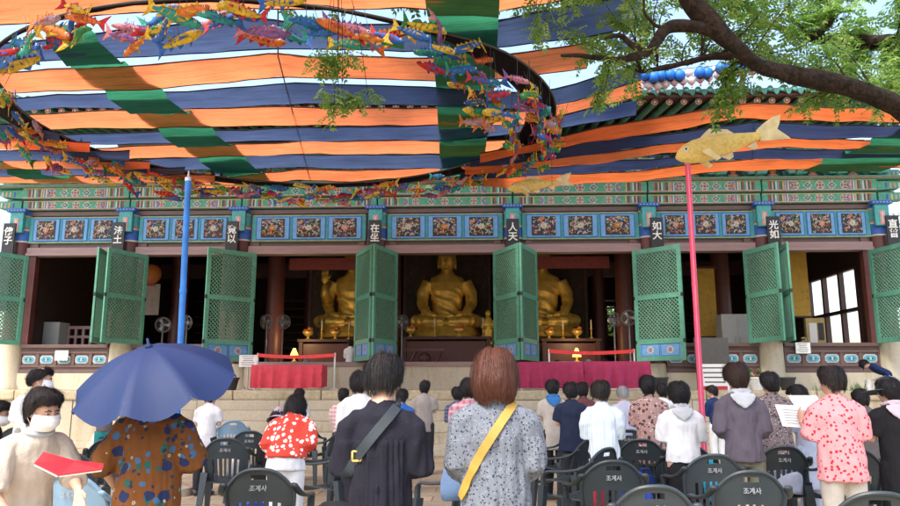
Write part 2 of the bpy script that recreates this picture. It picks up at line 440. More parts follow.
# carved transom panels
PAL = [M_DW, M_DO, M_DR, M_DY, M_DG, M_DP, M_DW, M_DB, M_DO, M_DW]
def carving(seed):
    rd = random.Random(seed); b = MB(); b.m(M_BOARD); b.box((0, .01, 0), (.64, .02, .56))
    for k in range(105):
        x, z = rd.uniform(-.29, .29), rd.uniform(-.25, .25); b.m(rd.choice(PAL))
        a = rd.uniform(0, 6.28); r = rd.uniform(.018, .045)
        if k % 3:
            pts = []
            sw = rd.uniform(2, 4.5)
            for q in range(6):
                t = a+sw*q/5; pts.append((max(-.31, min(.31, x+r*math.cos(t))), -.012-.006*math.sin(q), max(-.27, min(.27, z+r*math.sin(t)))))
            b.tube(pts, [.008, .013, .014, .013, .01, .005], 5)
        else:
            M = Matrix.Rotation(a, 3, 'Y'); b.ell((x, -.012, z), (r*.9, .016, r*.5), 7, 5, M)
    b.m(rd.choice([M_DP, M_DW, M_DO]))
    for q in range(7):
        t = q*6.28/7; b.ell((.06*math.cos(t), -.02, .06*math.sin(t)), (.04, .016, .028), 7, 5, Matrix.Rotation(-t, 3, 'Y'))
    b.m(M_DY); b.ell((0, -.03, 0), (.035, .016, .035), 8, 5)
    return b.mesh('carving', smooth=True, angle=50)
CARV = [carving(s) for s in range(5)]
for i in range(7):
    cx = (COLX[i]+COLX[i+1])/2; wid = 1.06 if i in (2, 3, 4) else .86
    zz0, zz1 = 5.60, 6.40; b = MB(); tot = wid*3
    b.m(M_DT); b.bx(cx-tot/2-.09, cx+tot/2+.09, YF+.03, YF+.13, zz0, zz1, bev=.012)
    b.m(M_DY)
    for (p0, p1, q0, q1) in ((-.07, .07, 0, 0),):
        b.bx(cx-tot/2-.075, cx+tot/2+.075, YF+.022, YF+.04, zz0+.012, zz0+.03); b.bx(cx-tot/2-.075, cx+tot/2+.075, YF+.022, YF+.04, zz1-.03, zz1-.012)
    pan = b.build('transom_panel', hall)
    for k in range(3):
        px_ = cx+(k-1)*wid; b = MB()
        b.m(M_DLB).bx(px_-wid/2+.035, px_+wid/2-.035, YF+.008, YF+.03, zz0+.06, zz1-.06, bev=.006)
        b.m(M_DB)
        hw, h0, h1 = wid/2-.035, zz0+.06, zz1-.06
        for (x0, x1, z0, z1) in ((-hw, hw, h0, h0+.02), (-hw, hw, h1-.02, h1), (-hw, -hw+.02, h0+.02, h1-.02), (hw-.02, hw, h0+.02, h1-.02)):
            b.bx(px_+x0, px_+x1, YF+.002, YF+.01, z0, z1)
        fr = b.build('panel_frame', hall); fr.parent = pan
        o = link('carving', CARV[(i*3+k*2) % 5], pan); o.location = (px_-hall.location.x, YF-.004-hall.location.y, (zz0+zz1)/2-hall.location.z); o.scale = (wid/.98, 1, 1)
# painted beams
def dancheong(b, x0, x1, y, z0, z1, seed):
    """painted motifs: thin raised patches on the front face y of a beam"""
    h = z1-z0; e = .0035
    def rect(a0, a1, c0, c1, mt, lift=1): b.m(mt); b.f([b.bm.verts.new(p) for p in ((a0, y-e*lift, c0), (a1, y-e*lift, c0), (a1, y-e*lift, c1), (a0, y-e*lift, c1))])
    def circ(cx, cz, r, mt, lift, n=14): b.m(mt); b.disc((cx, y-e*lift, cz), (r, 0, 0), (0, 0, r), n)
    rect(x0, x1, z0+.006, z0+.03, M_DR); rect(x0, x1, z1-.03, z1-.006, M_DY); rect(x0, x1, z0+.03, z0+.045, M_DW)
    L = x1-x0; cz = (z0+z1)/2; rd = random.Random(seed)
    def lotus(cx, r):
        for k, mt in enumerate((M_DW, M_DR, M_DP, M_DY, M_DR)): circ(cx, cz, r*(1-.19*k), mt, 2+k)
        for q in range(8):
            t = q*math.pi/4; circ(cx+r*.66*math.cos(t), cz+r*.66*math.sin(t), r*.17, M_DW if q % 2 else M_DB, 7, 8)
    def half(cx, s):
        for k, mt in enumerate((M_DW, M_DB, M_DLB, M_DR, M_DO, M_DY)): 
            r = h*.46*(1-.15*k); b.m(mt); b.f([b.bm.verts.new((cx+s*r*math.sin(math.pi*q/8), y-e*(2+k), cz-r*math.cos(math.pi*q/8))) for q in range(9)])
    r = h*.40; cx = (x0+x1)/2
    lotus(cx, r); lotus(x0+L*.28, r*.95); lotus(x1-L*.28, r*.95)
    for s, xx in ((1, x0+.16), (-1, x1-.16)):
        for k, mt in enumerate((M_DR, M_DG2, M_DP, M_DG2, M_DW, M_DT, M_DR, M_DG2, M_DY)):
            rect(xx+s*k*.05-.025, xx+s*k*.05+.02, z0+.05, z1-.035, mt)
        half(xx+s*.58, s)
    for xa, xb in ((x0+L*.34, cx-r*1.3), (cx+r*1.3, x1-L*.34)):
        n = max(1, int((xb-xa)/.3))
        for k in range(n):
            xx = xa+(k+.5)*(xb-xa)/n; q = min(.13, (xb-xa)/n*.42)
            for j, mt in enumerate((M_DW, M_DG2, M_DT, M_DP)):
                f_ = 1-.24*j; b.m(mt); b.f([b.bm.verts.new(p) for p in ((xx-q*f_, y-e*(2+j), cz), (xx, y-e*(2+j), cz-h*.33*f_), (xx+q*f_, y-e*(2+j), cz), (xx, y-e*(2+j), cz+h*.33*f_))])
    for xx in (x0+L*.21, x1-L*.21, x0+L*.40, x1-L*.40):
        rect(xx-.06, xx-.02, z0+.05, z1-.035, M_DP); rect(xx-.02, xx+.015, z0+.05, z1-.035, M_DB); rect(xx+.015, xx+.055, z0+.05, z1-.035, M_DW)
for nm, z0, z1, yo in (('lower_beam', Z_B0, Z_B1-.02, -.03), ('upper_beam', Z_B1+.015, Z_B2, -.12)):
    for i in range(7):
        b = MB(); x0, x1 = COLX[i]+.02, COLX[i+1]-.02
        b.m(M_DG).bx(x0, x1, YF+yo, YF+.4, z0, z1, bev=.012)
        dancheong(b, x0+.03, x1-.03, YF+yo, z0, z1, i*7+int(z0*10)); b.build(nm, hall, normals=False)
b = MB().m(M_DG2); b.bx(HX0-.5, HX1+.5, YF-.0, YF+.38, Z_B1-.016, Z_B1+.013); b.build('beam_seam', hall)
for x in (HX0, HX1):                                        # beam ends past the corner columns
    s = -1 if x == HX0 else 1
    b = MB()
    for k, (z0, z1) in enumerate(((6.62, 6.88), (6.95, 7.22), (7.28, 7.55))):
        b.m(M_DG if k != 2 else M_DT).prism([(x+s*.02, YF-.05, z0), (x+s*(.75-.1*k), YF-.05, z0+.06), (x+s*(.95-.1*k), YF-.05, z1-.08), (x+s*(.85-.1*k), YF-.05, z1), (x+s*.02, YF-.05, z1)], (0, .35, 0))
        for q, mt in enumerate((M_DW, M_DP, M_DY, M_DB)): b.m(mt); b.box((x+s*(.62-.12*q), YF-.056, (z0+z1)/2), (.05, .01, .15))
    b.build('beam_end', hall)
# bracket sets under the eave
def bracket_mesh():
    b = MB()
    for t in range(3):
        z = t*.27; ln = .35+.28*t
        b.m(M_DG).prism([(-.06, .3, z), (-.06, -ln, z+.04), (-.06, -ln-.16, z+.17), (-.06, -ln-.02, z+.2), (-.06, .3, z+.2)], (.12, 0, 0))
        b.m(M_DW).box((0, -ln-.09, z+.16), (.125, .1, .03), Matrix.Rotation(.5, 3, 'X')); b.m(M_DR).box((0, -ln*.6, z+.1), (.13, .2, .05))
        for y in (-ln+.05, .02):
            w_ = .34+.13*t
            b.m(M_DT).prism([(-w_, y, z+.2), (-w_+.1, y, z+.06), (w_-.1, y, z+.06), (w_, y, z+.2)], (0, .1, 0))
            for s in (-1, 0, 1): b.m((M_DB, M_DO, M_DB)[s+1]).box((s*w_*.8, y+.05, z+.235), (.14, .14, .07), taper=1.2)
            b.m(M_DW).box((0, y-.004, z+.19), (w_*1.9, .01, .018)); b.m(M_DP).box((0, y-.004, z+.13), (w_*1.2, .01, .04))
    return b.mesh('bracket_set')
BR = bracket_mesh()
b = MB().m(M_DG2); b.bx(HX0-.2, HX1+.2, YF+.12, YF+.3, Z_B2, 8.4); b.build('bracket_wall', hall)
b = MB().m(M_DG); b.bx(HX0-.9, HX1+.9, YF-.22, YF+.3, Z_B2+.002, Z_B2+.09, bev=.01); b.m(M_DR); b.bx(HX0-.9, HX1+.9, YF-.225, YF-.222, Z_B2+.02, Z_B2+.05); b.build('plate_beam', hall)
n = 22
for k in range(n+1):
    x = lerp(HX0, HX1, k/n); o = link('bracket_set', BR, hall); o.location = (x-hall.location.x, YF+.02-hall.location.y, Z_B2+.095-hall.location.z)
    if k < n:
        xm = x+(HX1-HX0)/n/2; b = MB(); b.m(M_DO); b.ell((xm, YF+.1, Z_B2+.36), (.11, .05, .17), 10, 7); b.m(M_DY); b.ell((xm, YF+.08, Z_B2+.58), (.06, .05, .075), 9, 6); b.m(M_DW); b.ell((xm, YF+.115, Z_B2+.55), (.15, .015, .2), 12, 7)
        b.m(M_DP); b.ell((xm, YF+.09, Z_B2+.2), (.17, .06, .045), 10, 5); b.build('painted_figure', hall, smooth=True)
# roof: rafters, eave board, tiles
EY, EZ = 18.05, 8.62
def roof_z(y): t = (y-EY)/(29-EY); return EZ+.12+2.6*t+1.5*t*t
RX0, RX1 = HX0-2.4, HX1+2.4
def lift(x): t = max(0, abs(x-hall.location.x)-9.5)/5.5; return .75*t*t
b = MB(); x = RX0+.2
while x < RX1:
    l = lift(x); b.m(M_DG).tube([(x, EY+.12, EZ-.02+l), (x, YF+1, EZ+.55+l*.3)], .085, 10)
    b.m(M_DY).disc((x, EY+.115, EZ-.02+l), (.084, 0, 0), (0, 0, .084), 12); b.m(M_DR).disc((x, EY+.111, EZ-.02+l), (.066, 0, 0), (0, 0, .066), 12); b.m(M_DW).disc((x, EY+.107, EZ-.02+l), (.03, 0, 0), (0, 0, .03), 8)
    x += .37
b.build('rafters', hall, normals=False)
b = MB()
xs = [lerp(RX0, RX1, k/60) for k in range(61)]
b.m(M_DG2)
for xa, xb in zip(xs, xs[1:]):
    la, lb = lift(xa), lift(xb)
    def q(y, z, yy, zz): b.f([b.bm.verts.new(p) for p in ((xa, y, z+la), (xb, y, z+lb), (xb, yy, zz+lb), (xa, yy, zz+la))])
    b.m(M_BROWN); q(EY+.2, EZ+.09, YF+1, EZ+.68); b.m(M_BROWN); q(EY, EZ+.07, EY, EZ+.15); q(EY, EZ+.07, EY+.2, EZ+.09)
    b.m(M_DW); q(EY-.002, EZ+.15, EY-.002, EZ+.17)
b.build('eave_board', hall, normals=False)
b = MB().m(M_TILE)
ys = [EY-.1+(29.0-EY)*k/14 for k in range(15)]
for k in range(int((RX1-RX0)/.30)):
    x = RX0+k*.30; l = lift(x)
    pts = [(x, y, roof_z(y)+.1+l*max(0, 1-(y-EY)/8)) for y in ys]
    b.m(M_TILE).tube(pts, .075, 8)
    b.m(M_TILEG).lathe((0, 0, 0), [(.001, 0), (.001, .001)], 3) if False else None
    b.m(M_TILEG).disc((x, EY-.105, roof_z(EY)+.1+l), (.078, 0, 0), (0, 0, .078), 12); b.m(M_DT).disc((x, EY-.108, roof_z(EY)+.1+l), (.05, 0, 0), (0, 0, .05), 10)
    xm = x+.15; b.m(M_TILEG).prism([(xm-.09, EY-.11, roof_z(EY)+.09+l), (xm-.05, EY-.11, roof_z(EY)-.03+l), (xm, EY-.11, roof_z(EY)-.07+l), (xm+.05, EY-.11, roof_z(EY)-.03+l), (xm+.09, EY-.11, roof_z(EY)+.09+l)], (0, .03, 0))
b.m(M_TILE)
for xa, xb in zip(xs, xs[1:]):
    for ya, yb in zip(ys, ys[1:]):
        fa, fb = max(0, 1-(ya-EY)/8), max(0, 1-(yb-EY)/8)
        b.f([b.bm.verts.new(p) for p in ((xa, ya, roof_z(ya)+.03+lift(xa)*fa), (xb, ya, roof_z(ya)+.03+lift(xb)*fa), (xb, yb, roof_z(yb)+.03+lift(xb)*fb), (xa, yb, roof_z(yb)+.03+lift(xa)*fb))])
b.bx(RX0, RX1, 28.9, 29.3, roof_z(29)-.1, roof_z(29)+.55)
b.prism([(RX0, 29.2, roof_z(29)), (RX0, 40, EZ+.1), (RX0, 40.2, EZ), (RX0, 29.2, roof_z(29)-.25)], (RX1-RX0, 0, 0))
b.build('roof', hall, normals=False)
# interior shell
b = MB().m(M_DARK)
b.bx(HX0, HX1, 36.8, 37, TZ, 9); WX0, WX1, WZ0, WZ1 = 3.9+1.3, 5.9+1.3, 3.0, 5.2
b.bm.free(); b = MB().m(M_DARK)
bx0, bx1 = PY(590, 320, 36.9).x, PY(616, 320, 36.9).x; bz0, bz1 = PY(603, 338, 36.9).z, PY(603, 305, 36.9).z
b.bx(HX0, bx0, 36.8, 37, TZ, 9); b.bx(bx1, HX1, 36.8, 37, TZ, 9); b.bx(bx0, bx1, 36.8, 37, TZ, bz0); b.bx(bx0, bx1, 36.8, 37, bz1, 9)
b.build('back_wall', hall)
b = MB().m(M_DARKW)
for q in (bx0+.04, (bx0+bx1)/2+.15, bx1-.04): b.bx(q-.05, q+.05, 36.74, 36.84, bz0, bz1)
for q in (bz0+.04, bz0+.62*(bz1-bz0), bz1-.04): b.bx(bx0, bx1, 36.735, 36.835, q-.05, q+.05)
b.build('back_window', hall)
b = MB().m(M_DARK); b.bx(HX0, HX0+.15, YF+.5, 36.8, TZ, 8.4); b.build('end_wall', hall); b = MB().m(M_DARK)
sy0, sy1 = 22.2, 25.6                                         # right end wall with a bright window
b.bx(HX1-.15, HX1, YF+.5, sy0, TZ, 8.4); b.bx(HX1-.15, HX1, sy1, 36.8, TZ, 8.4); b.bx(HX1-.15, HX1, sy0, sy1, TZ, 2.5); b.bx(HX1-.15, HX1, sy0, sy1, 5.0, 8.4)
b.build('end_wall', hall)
b = MB().m(M_DARKW)
for q in (sy0+.05, lerp(sy0, sy1, .33), lerp(sy0, sy1, .66), sy1-.05): b.bx(HX1-.2, HX1-.05, q-.06, q+.06, 2.5, 5)
for q in (2.55, 3.7, 4.95): b.bx(HX1-.21, HX1-.06, sy0, sy1, q-.05, q+.05)
b.build('end_window', hall)
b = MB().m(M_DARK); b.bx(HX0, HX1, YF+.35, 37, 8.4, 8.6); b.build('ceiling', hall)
for yy in (25.0, 30.5):
    for x in COLX[1:7]: b = MB().m(M_COL); b.lathe((x, yy, Z_SILL-.03), [(.30, 0), (.28, 6.3)], 18); b.build('inner_column', hall, smooth=True, angle=40)
b = MB().m(M_DARKW)
for yy in (24.9, 30.4): b.bx(HX0+.2, HX1-.2, yy-.1, yy+.3, 5.9, 6.5)
b.m(M_DR)
for i in (2, 4): b.bx(COLX[i]+.5, COLX[i+1]-.5, 24.75, 24.78, 5.35, 5.75)
b.build('inner_beams', hall)
# white lattice paper bays and dark shelf rows of the back of the hall
b = MB().m(M_DARKW)
for i in range(7):
    for k in range(9):
        z = 2.4+k*.36; b.bx(COLX[i]+.5, COLX[i+1]-.5, 33.6, 34.0, z, z+.06)
b.build('rear_shelves', hall)

# lattice door leaves
def leaf_mesh(wd, ht, panel, seed):
    """hinge edge at local x=0, leaf along +x, face towards -y; returns dict of part meshes"""
    fr = MB().m(M_GREEN); t = .055; st = .12
    zs = [0] + ([.52] if panel else []) + ([ht*.56] if panel else [ht*.5]) + [ht]
    for x0, x1 in ((0, st), (wd-st, wd)): fr.bx(x0, x1, -t/2, t/2, 0, ht, bev=.008)
    for k, z in enumerate(zs):
        a0 = 0 if k == 0 else (z-.13 if k == len(zs)-1 else z-.065)
        fr.bx(st-.002, wd-st+.002, -t/2+.004, t/2-.004, a0, a0+.13, bev=.006)
    fr.m(M_BOARD)
    for z in zs[1:-1]:
        for x in (.02, wd-.02): fr.box((x, 0, z), (.05, t+.012, .1))
    la = MB().m(M_GREEN2); pitch = .108; bw = .027
    lo = zs[1] if panel else 0
    for z0, z1 in zip(zs[1 if panel else 0:], zs[2 if panel else 1:]):
        a0, a1, c0, c1 = st, wd-st, z0+.06, z1-.06; W_, H_ = a1-a0, c1-c0
        for sgn in (1, -1):
            k = -H_
            while k < W_+H_:
                # line x = a0+k + s*(z-c0)
                if sgn == 1: za, zb = max(0, -k), min(H_, W_-k)
                else: za, zb = max(0, k-W_), min(H_, k)
                if zb-za > .03:
                    xa, xb = (k+za, k+zb) if sgn == 1 else (k-za, k-zb)
                    p, q = V((a0+xa, .008*sgn, c0+za)), V((a0+xb, .008*sgn, c0+zb)); d = (q-p); nrm = V((d.z, 0, -d.x)).normalized()*bw/2; yy = V((0, .007, 0))
                    vs = [[la.bm.verts.new(e+nrm*s1+yy*s2) for s1, s2 in ((-1, -1), (1, -1), (1, 1), (-1, 1))] for e in (p, q)]
                    for i in range(4): la.f([vs[0][i], vs[0][(i+1) % 4], vs[1][(i+1) % 4], vs[1][i]])
                k += pitch
    out = [('door_frame', fr.mesh('door_frame')), ('lattice', la.mesh('lattice'))]
    if panel:
        pn = MB().m(M_DLB); pn.bx(st, wd-st, -.012, .012, .12, .47)
        for sy in (-1, 1):
            for k in range(2):
                cx = st+(wd-2*st)*(.26+.48*k); cz = .295; y = sy*.0125
                pn.m(M_DB)
                hw = (wd-2*st)*.23
                for (x0, x1, z0, z1) in ((cx-hw, cx+hw, .13, .145), (cx-hw, cx+hw, .445, .46), (cx-hw, cx-hw+.015, .145, .445), (cx+hw-.015, cx+hw, .145, .445)): pn.bx(x0, x1, min(y, y+sy*.006), max(y, y+sy*.006), z0, z1)
                for j, (r, mt) in enumerate(((.115, M_DW), (.07, M_DP), (.045, M_DB), (.02, M_DW))):
                    pn.m(mt)
                    if j == 0:
                        pn.f([pn.bm.verts.new((cx+r*(1 if q % 2 else .78)*math.cos(q*math.pi/8), y+sy*.004, cz+r*(1 if q % 2 else .78)*math.sin(q*math.pi/8))) for q in range(16)])
                    else: pn.disc((cx, y+sy*(.004+.003*j), cz), (r, 0, 0), (0, 0, r), 14)
        out.append(('painted_panel', pn.mesh('painted_panel', normals=False)))
    return out
LEAF = {True: leaf_mesh(1.5, 3.12, True, 1), False: leaf_mesh(1.42, 2.60, False, 2)}
def leaf(hx, fpx, panel, label=None, perp=False):
    wd = 1.5 if panel else 1.42; z0 = Z_SILL+.03 if panel else Z_WIN-.02
    best = None
    for k in range(200):
        Y = YF-.05-1.5*k/200; p = PY(fpx, 300, Y); d = abs(math.hypot(p.x-hx, Y-(YF-.05))-wd)
        if best is None or d < best[0]: best = (d, p.x, Y)
    ang = math.atan2(best[2]-(YF-.05), best[1]-hx)
    parts = LEAF[panel]; root = link('door_leaf', parts[0][1], hall)
    root.location = V((hx, YF-.05, z0))-hall.location; root.rotation_euler = (0, 0, ang)
    for nm, me in parts[1:]: link(nm, me, root)
    return root
J = lambda px: PY(px, 300, YF).x
leaf(OPEN[0][0]-.05, -28, False); leaf(OPEN[0][1]+.02, 94, False); leaf(J(146), 104, False)
leaf(J(255), 205, True); leaf(J(356), 371.2, True); leaf(J(397), 373, True)
leaf(J(494), 519, True); leaf(J(537), 521, True); leaf(J(634), 683, True)
leaf(J(746), 782, False); leaf(J(779), 792, False); leaf(OPEN[6][1]+.0, 915, False)

# vertical sign boards with white characters
SIGN = ['佛子', '法土', '竟以', '在坐', '人天', '如大', '光如', '直普']
for i, x in enumerate(COLX):
    dx = (-.17, -.17, -.17, -.02, -.02, .17, .19, .21)[i]
    sg = thing('sign_board', (x+dx, YF-.24, 4.6), 'narrow black sign board with white brush characters on the %s column' % ['leftmost', 'second', 'third', 'fourth', 'fifth', 'sixth', 'seventh', 'rightmost'][i], 'sign', 'vertical sign boards on the hall columns')
    b = MB().m(M_BOARD); b.box((x+dx, YF-.24, 4.86), (.36, .05, 2.60), bev=.008); b.build('board', sg)
    me = text_mesh(SIGN[i][0]+'\n'+SIGN[i][1], .27, .006, .005); me.transform(RX90); me.materials.append(M_WHITE)
    o = link('characters', me, sg); o.location = (0, -.032, 1.16)
# ------------------------------------------------------------------ cloth canopies
def fabric(name, col, tr=.45, rough=.8):
    def pat(N, vec, base):
        wv = N.n('TexWave', inp={'Scale': 9, 'Distortion': 3, 'Detail': 3}); wv.bands_direction = 'Y'; N.l(vec, wv.inputs[0])
        b1 = N.mix(1, base, N.ramp(wv.outputs[0], [(0, (.86, .86, .86)), (1, (1.06, 1.06, 1.06))]), 'MULTIPLY')
        n = N.n('TexNoise', inp={'Scale': 1.3, 'Detail': 5}); N.l(vec, n.inputs[0])
        b1 = N.mix(1, b1, N.ramp(n.outputs[0], [(.3, (.85, .85, .85)), (.7, (1.08, 1.08, 1.08))]), 'MULTIPLY')
        mp = N.n('Mapping'); mp.inputs['Scale'].default_value = (.35, 7, 1); N.l(vec, mp.inputs[0]); n2 = N.n('TexNoise', inp={'Scale': 2.2, 'Detail': 8, 'Roughness': .7}); N.l(mp.outputs[0], n2.inputs[0])
        return N.mix(1, b1, N.ramp(n2.outputs[0], [(.32, (.62, .62, .64)), (.47, (.97, .97, .97)), (.72, (1.1, 1.1, 1.1))]), 'MULTIPLY')
    return pm(name, col, rough=rough, var=.1, scale=3, bump=.6, bscale=25, stretch=(1, 6, 1), spec=.1, trans=tr, pattern=pat)
F_O = fabric('cloth_orange', (.76, .215, .085), .62); F_N = fabric('cloth_navy', (.056, .083, .165), .6); F_O2 = fabric('cloth_orange_shaded', (.68, .165, .05), .42); F_N2 = fabric('cloth_navy_shaded', (.032, .046, .105), .42); F_G = fabric('cloth_green', (.035, .20, .105), .55); F_BR = fabric('cloth_dark_hem', (.10, .035, .02), .3)  # darker right-canopy pair: tree shade put into the cloth colour and translucency
M_NET = pm('black_net', (.012, .010, .012), rough=.9, spec=.1)

class Canopy:
    def __init__(s, zref, pxref): s.b = []; s.z = zref; s.px = pxref
    def add(s, mat, secs):
        """secs: (px, y of the near edge, y of the far edge) measured in the photograph"""
        yt = interp([(a, t) for a, t, _ in secs], s.px); yb = interp([(a, q) for a, _, q in secs], s.px)
        yn = PZ(s.px, yt, s.z).y; yf = PZ(s.px, yb, s.z).y
        s.b.append(dict(mat=mat, secs=secs, yn=yn, yf=yf)); return s.b[-1]
    def tab(s, px):
        t = []
        for k in s.b:
            a = interp([(q[0], q[1]) for q in k['secs']], px); c = interp([(q[0], q[2]) for q in k['secs']], px); t += [(a, k['yn']), (c, k['yf'])]
        t.sort(); return t
    def at(s, px, y):
        t = s.tab(px)
        if y < t[0][0]: (a, va), (b, vb) = t[0], t[1]; Y = va+(vb-va)*(y-a)/(b-a)
        elif y > t[-1][0]: (a, va), (b, vb) = t[-2], t[-1]; Y = va+(vb-va)*(y-a)/(b-a)
        else: Y = interp(t, y)
        return PY(px, y, Y)
    def which(s, px, y):
        for i, k in enumerate(s.b):
            if interp([(q[0], q[1]) for q in k['secs']], px)-1 <= y <= interp([(q[0], q[2]) for q in k['secs']], px)+1: return i
        return None
def build_band(k, label, group, rows=6, rumple=.02):
    secs = k['secs']; bm = MB().m(k['mat']); n = 64; x0, x1 = secs[0][0], secs[-1][0]; grid = []
    sd_ = random.uniform(0, 50)
    for i in range(n+1):
        px = lerp(x0, x1, i/n)
        yt = interp([(q[0], q[1]) for q in secs], px); yb = interp([(q[0], q[2]) for q in secs], px)
        a, c = PY(px, yt, k['yn']), PY(px, yb, k['yf']); col = []
        for j in range(rows+1):
            t = j/rows; p = a.lerp(c, t); p.z -= .10*math.sin(math.pi*t)
            p.z += rumple*noise.noise(V((p.x*.6, p.y*5+sd_, sd_)))+.02*noise.noise(V((p.x*2.3, p.y*2, sd_)))+.03*noise.noise(V((p.x*.9, j*2.1, sd_+5)))
            p.y += .03*noise.noise(V((p.x*1.3, sd_+j*.1, 3)))
            col.append(bm.bm.verts.new(p))
        grid.append(col)
    for i in range(n):
        for j in range(rows): bm.f([grid[i][j], grid[i+1][j], grid[i+1][j+1], grid[i][j+1]])
    bm.m(F_BR if k['mat'] in (F_O, F_O2) else M_NET)
    for j in (0, rows): 
        bm.tube([grid[i][j].co.copy()+V((0, 0, -.004)) for i in range(0, n+1, 2)], .014, 5)
    o = bm.build('cloth_strip', smooth=True, normals=False); return tag(o, label, 'cloth strip', group)
MAIN = Canopy(6.9, 300)
NM = {id(F_O2): 'orange', id(F_N2): 'navy', id(F_O): 'orange', id(F_N): 'navy', id(F_G): 'green'}
for mat, secs in ((F_O, [(-50, -2, 28), (20, -12, 24), (100, -16, 14), (250, -20, 9), (440, -20, 8), (500, -16, 10), (550, -26, 3), (640, -50, -16)]),
                  (F_N, [(-50, 46, 68), (40, 40, 61), (155, 26, 56), (258, 17, 48), (300, 24, 49), (440, 24, 50), (500, 20, 46), (584, 3, 38), (640, -8, 26)]),
                  (F_O, [(-50, 74, 97), (40, 69, 91), (155, 64, 89), (278, 52, 76), (300, 57, 77), (440, 57, 80), (520, 53, 77), (587, 42, 68)]),
                  (F_N, [(-50, 103, 116), (60, 94, 107), (170, 92, 109), (292, 83, 104), (340, 85, 104), (440, 87, 106), (520, 94, 108), (570, 86, 102), (641, 61, 79)]),
                  (F_O, [(12, 116, 131), (80, 111, 128), (280, 107, 125), (440, 108, 124), (520, 112, 125), (574, 98, 111), (641, 79, 95)]),
                  (F_N, [(52, 134, 145), (280, 128, 140), (440, 126, 140), (551, 117, 129), (636, 99, 115)]),
                  (F_O, [(96, 148, 160), (145, 146, 158), (280, 143, 154), (300, 141, 153), (440, 141, 153), (505, 140, 150)]),
                  (F_N, [(122, 161, 172), (170, 158, 170), (290, 155, 167), (340, 155, 168), (440, 155, 168), (500, 154, 165)]),
                  (F_O, [(186, 178, 188), (235, 176, 187), (300, 169, 179), (350, 171, 181), (440, 168, 174)])):
    MAIN.add(mat, secs)
kk = {'orange': 0, 'navy': 0}
for k in MAIN.b:
    c = NM[id(k['mat'])]; q = kk[c]; kk[c] += 1
    build_band(k, '%s cloth strip of the big overhead canopy, %s %s one from the top' % (c, ORD[q], c), 'cloth strips of the overhead canopy')
for q in range(7):                                             # unseen run of the canopy, added overhead to shade the standing crowd
    y1 = 8.75-1.065*q; y0 = y1-.88; mt = (F_N, F_O)[q % 2]; bm = MB().m(mt); G = []
    for i in range(49):
        x = -9.5+13.2*i/48; G.append([])
        for j in range(5):
            z = 6.95+.05*math.cos((x+2.5)*.35)+.16*max(0, x-1.8)-.10*math.sin(math.pi*j/4)+.03*noise.noise(V((x*.6, j*.7+q*3, 1))); G[-1].append(bm.bm.verts.new((x, lerp(y0, y1, j/4), z)))
    for A_, B_ in zip(G, G[1:]):
        for j in range(4): bm.f([A_[j], B_[j], B_[j+1], A_[j+1]])
    tag(bm.build('cloth_strip', smooth=True, normals=False), '%s unseen cloth strip added overhead to shade the standing crowd, %s one towards the viewer' % (NM[id(mt)], ORD[q]), 'cloth strip', 'cloth strips of the overhead canopy')
LEFT = Canopy(6.45, 40)
for mat, secs in ((F_N, [(-60, 121, 135), (10, 124, 136), (60, 132, 141)]), (F_O, [(-60, 137, 148), (40, 138, 149), (90, 142, 151)]), (F_N, [(-60, 150, 159), (130, 151, 160)]), (F_O, [(-60, 160, 168), (150, 161, 168)]), (F_N, [(-60, 169, 175), (185, 168, 173)]), (F_O, [(-60, 176, 182), (215, 175, 181)])): LEFT.add(mat, secs)
kk = {'orange': 0, 'navy': 0}
for k in LEFT.b:
    c = NM[id(k['mat'])]; q = kk[c]; kk[c] += 1
    build_band(k, '%s cloth strip of the low canopy at far left, %s %s one from above' % (c, ORD[q], c), 'cloth strips of the low left canopy', rows=3, rumple=.01)
RIGHT = Canopy(6.75, 750)
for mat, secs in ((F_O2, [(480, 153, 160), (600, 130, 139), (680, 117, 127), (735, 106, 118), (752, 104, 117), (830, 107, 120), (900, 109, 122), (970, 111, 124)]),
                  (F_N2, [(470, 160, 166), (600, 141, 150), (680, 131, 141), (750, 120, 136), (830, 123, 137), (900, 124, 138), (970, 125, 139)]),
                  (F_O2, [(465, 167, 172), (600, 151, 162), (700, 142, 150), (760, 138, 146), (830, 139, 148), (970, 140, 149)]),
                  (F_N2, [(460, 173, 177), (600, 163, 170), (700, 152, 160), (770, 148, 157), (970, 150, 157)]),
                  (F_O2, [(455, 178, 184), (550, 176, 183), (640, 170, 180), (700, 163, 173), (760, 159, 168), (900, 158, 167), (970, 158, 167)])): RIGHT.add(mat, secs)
kk = {'orange': 0, 'navy': 0}
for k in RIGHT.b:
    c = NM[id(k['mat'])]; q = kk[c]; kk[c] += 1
    build_band(k, '%s sagging cloth strip hung before the right eave, %s %s one from above' % (c, ORD[q], c), 'cloth strips before the right eave', rows=5, rumple=.10)
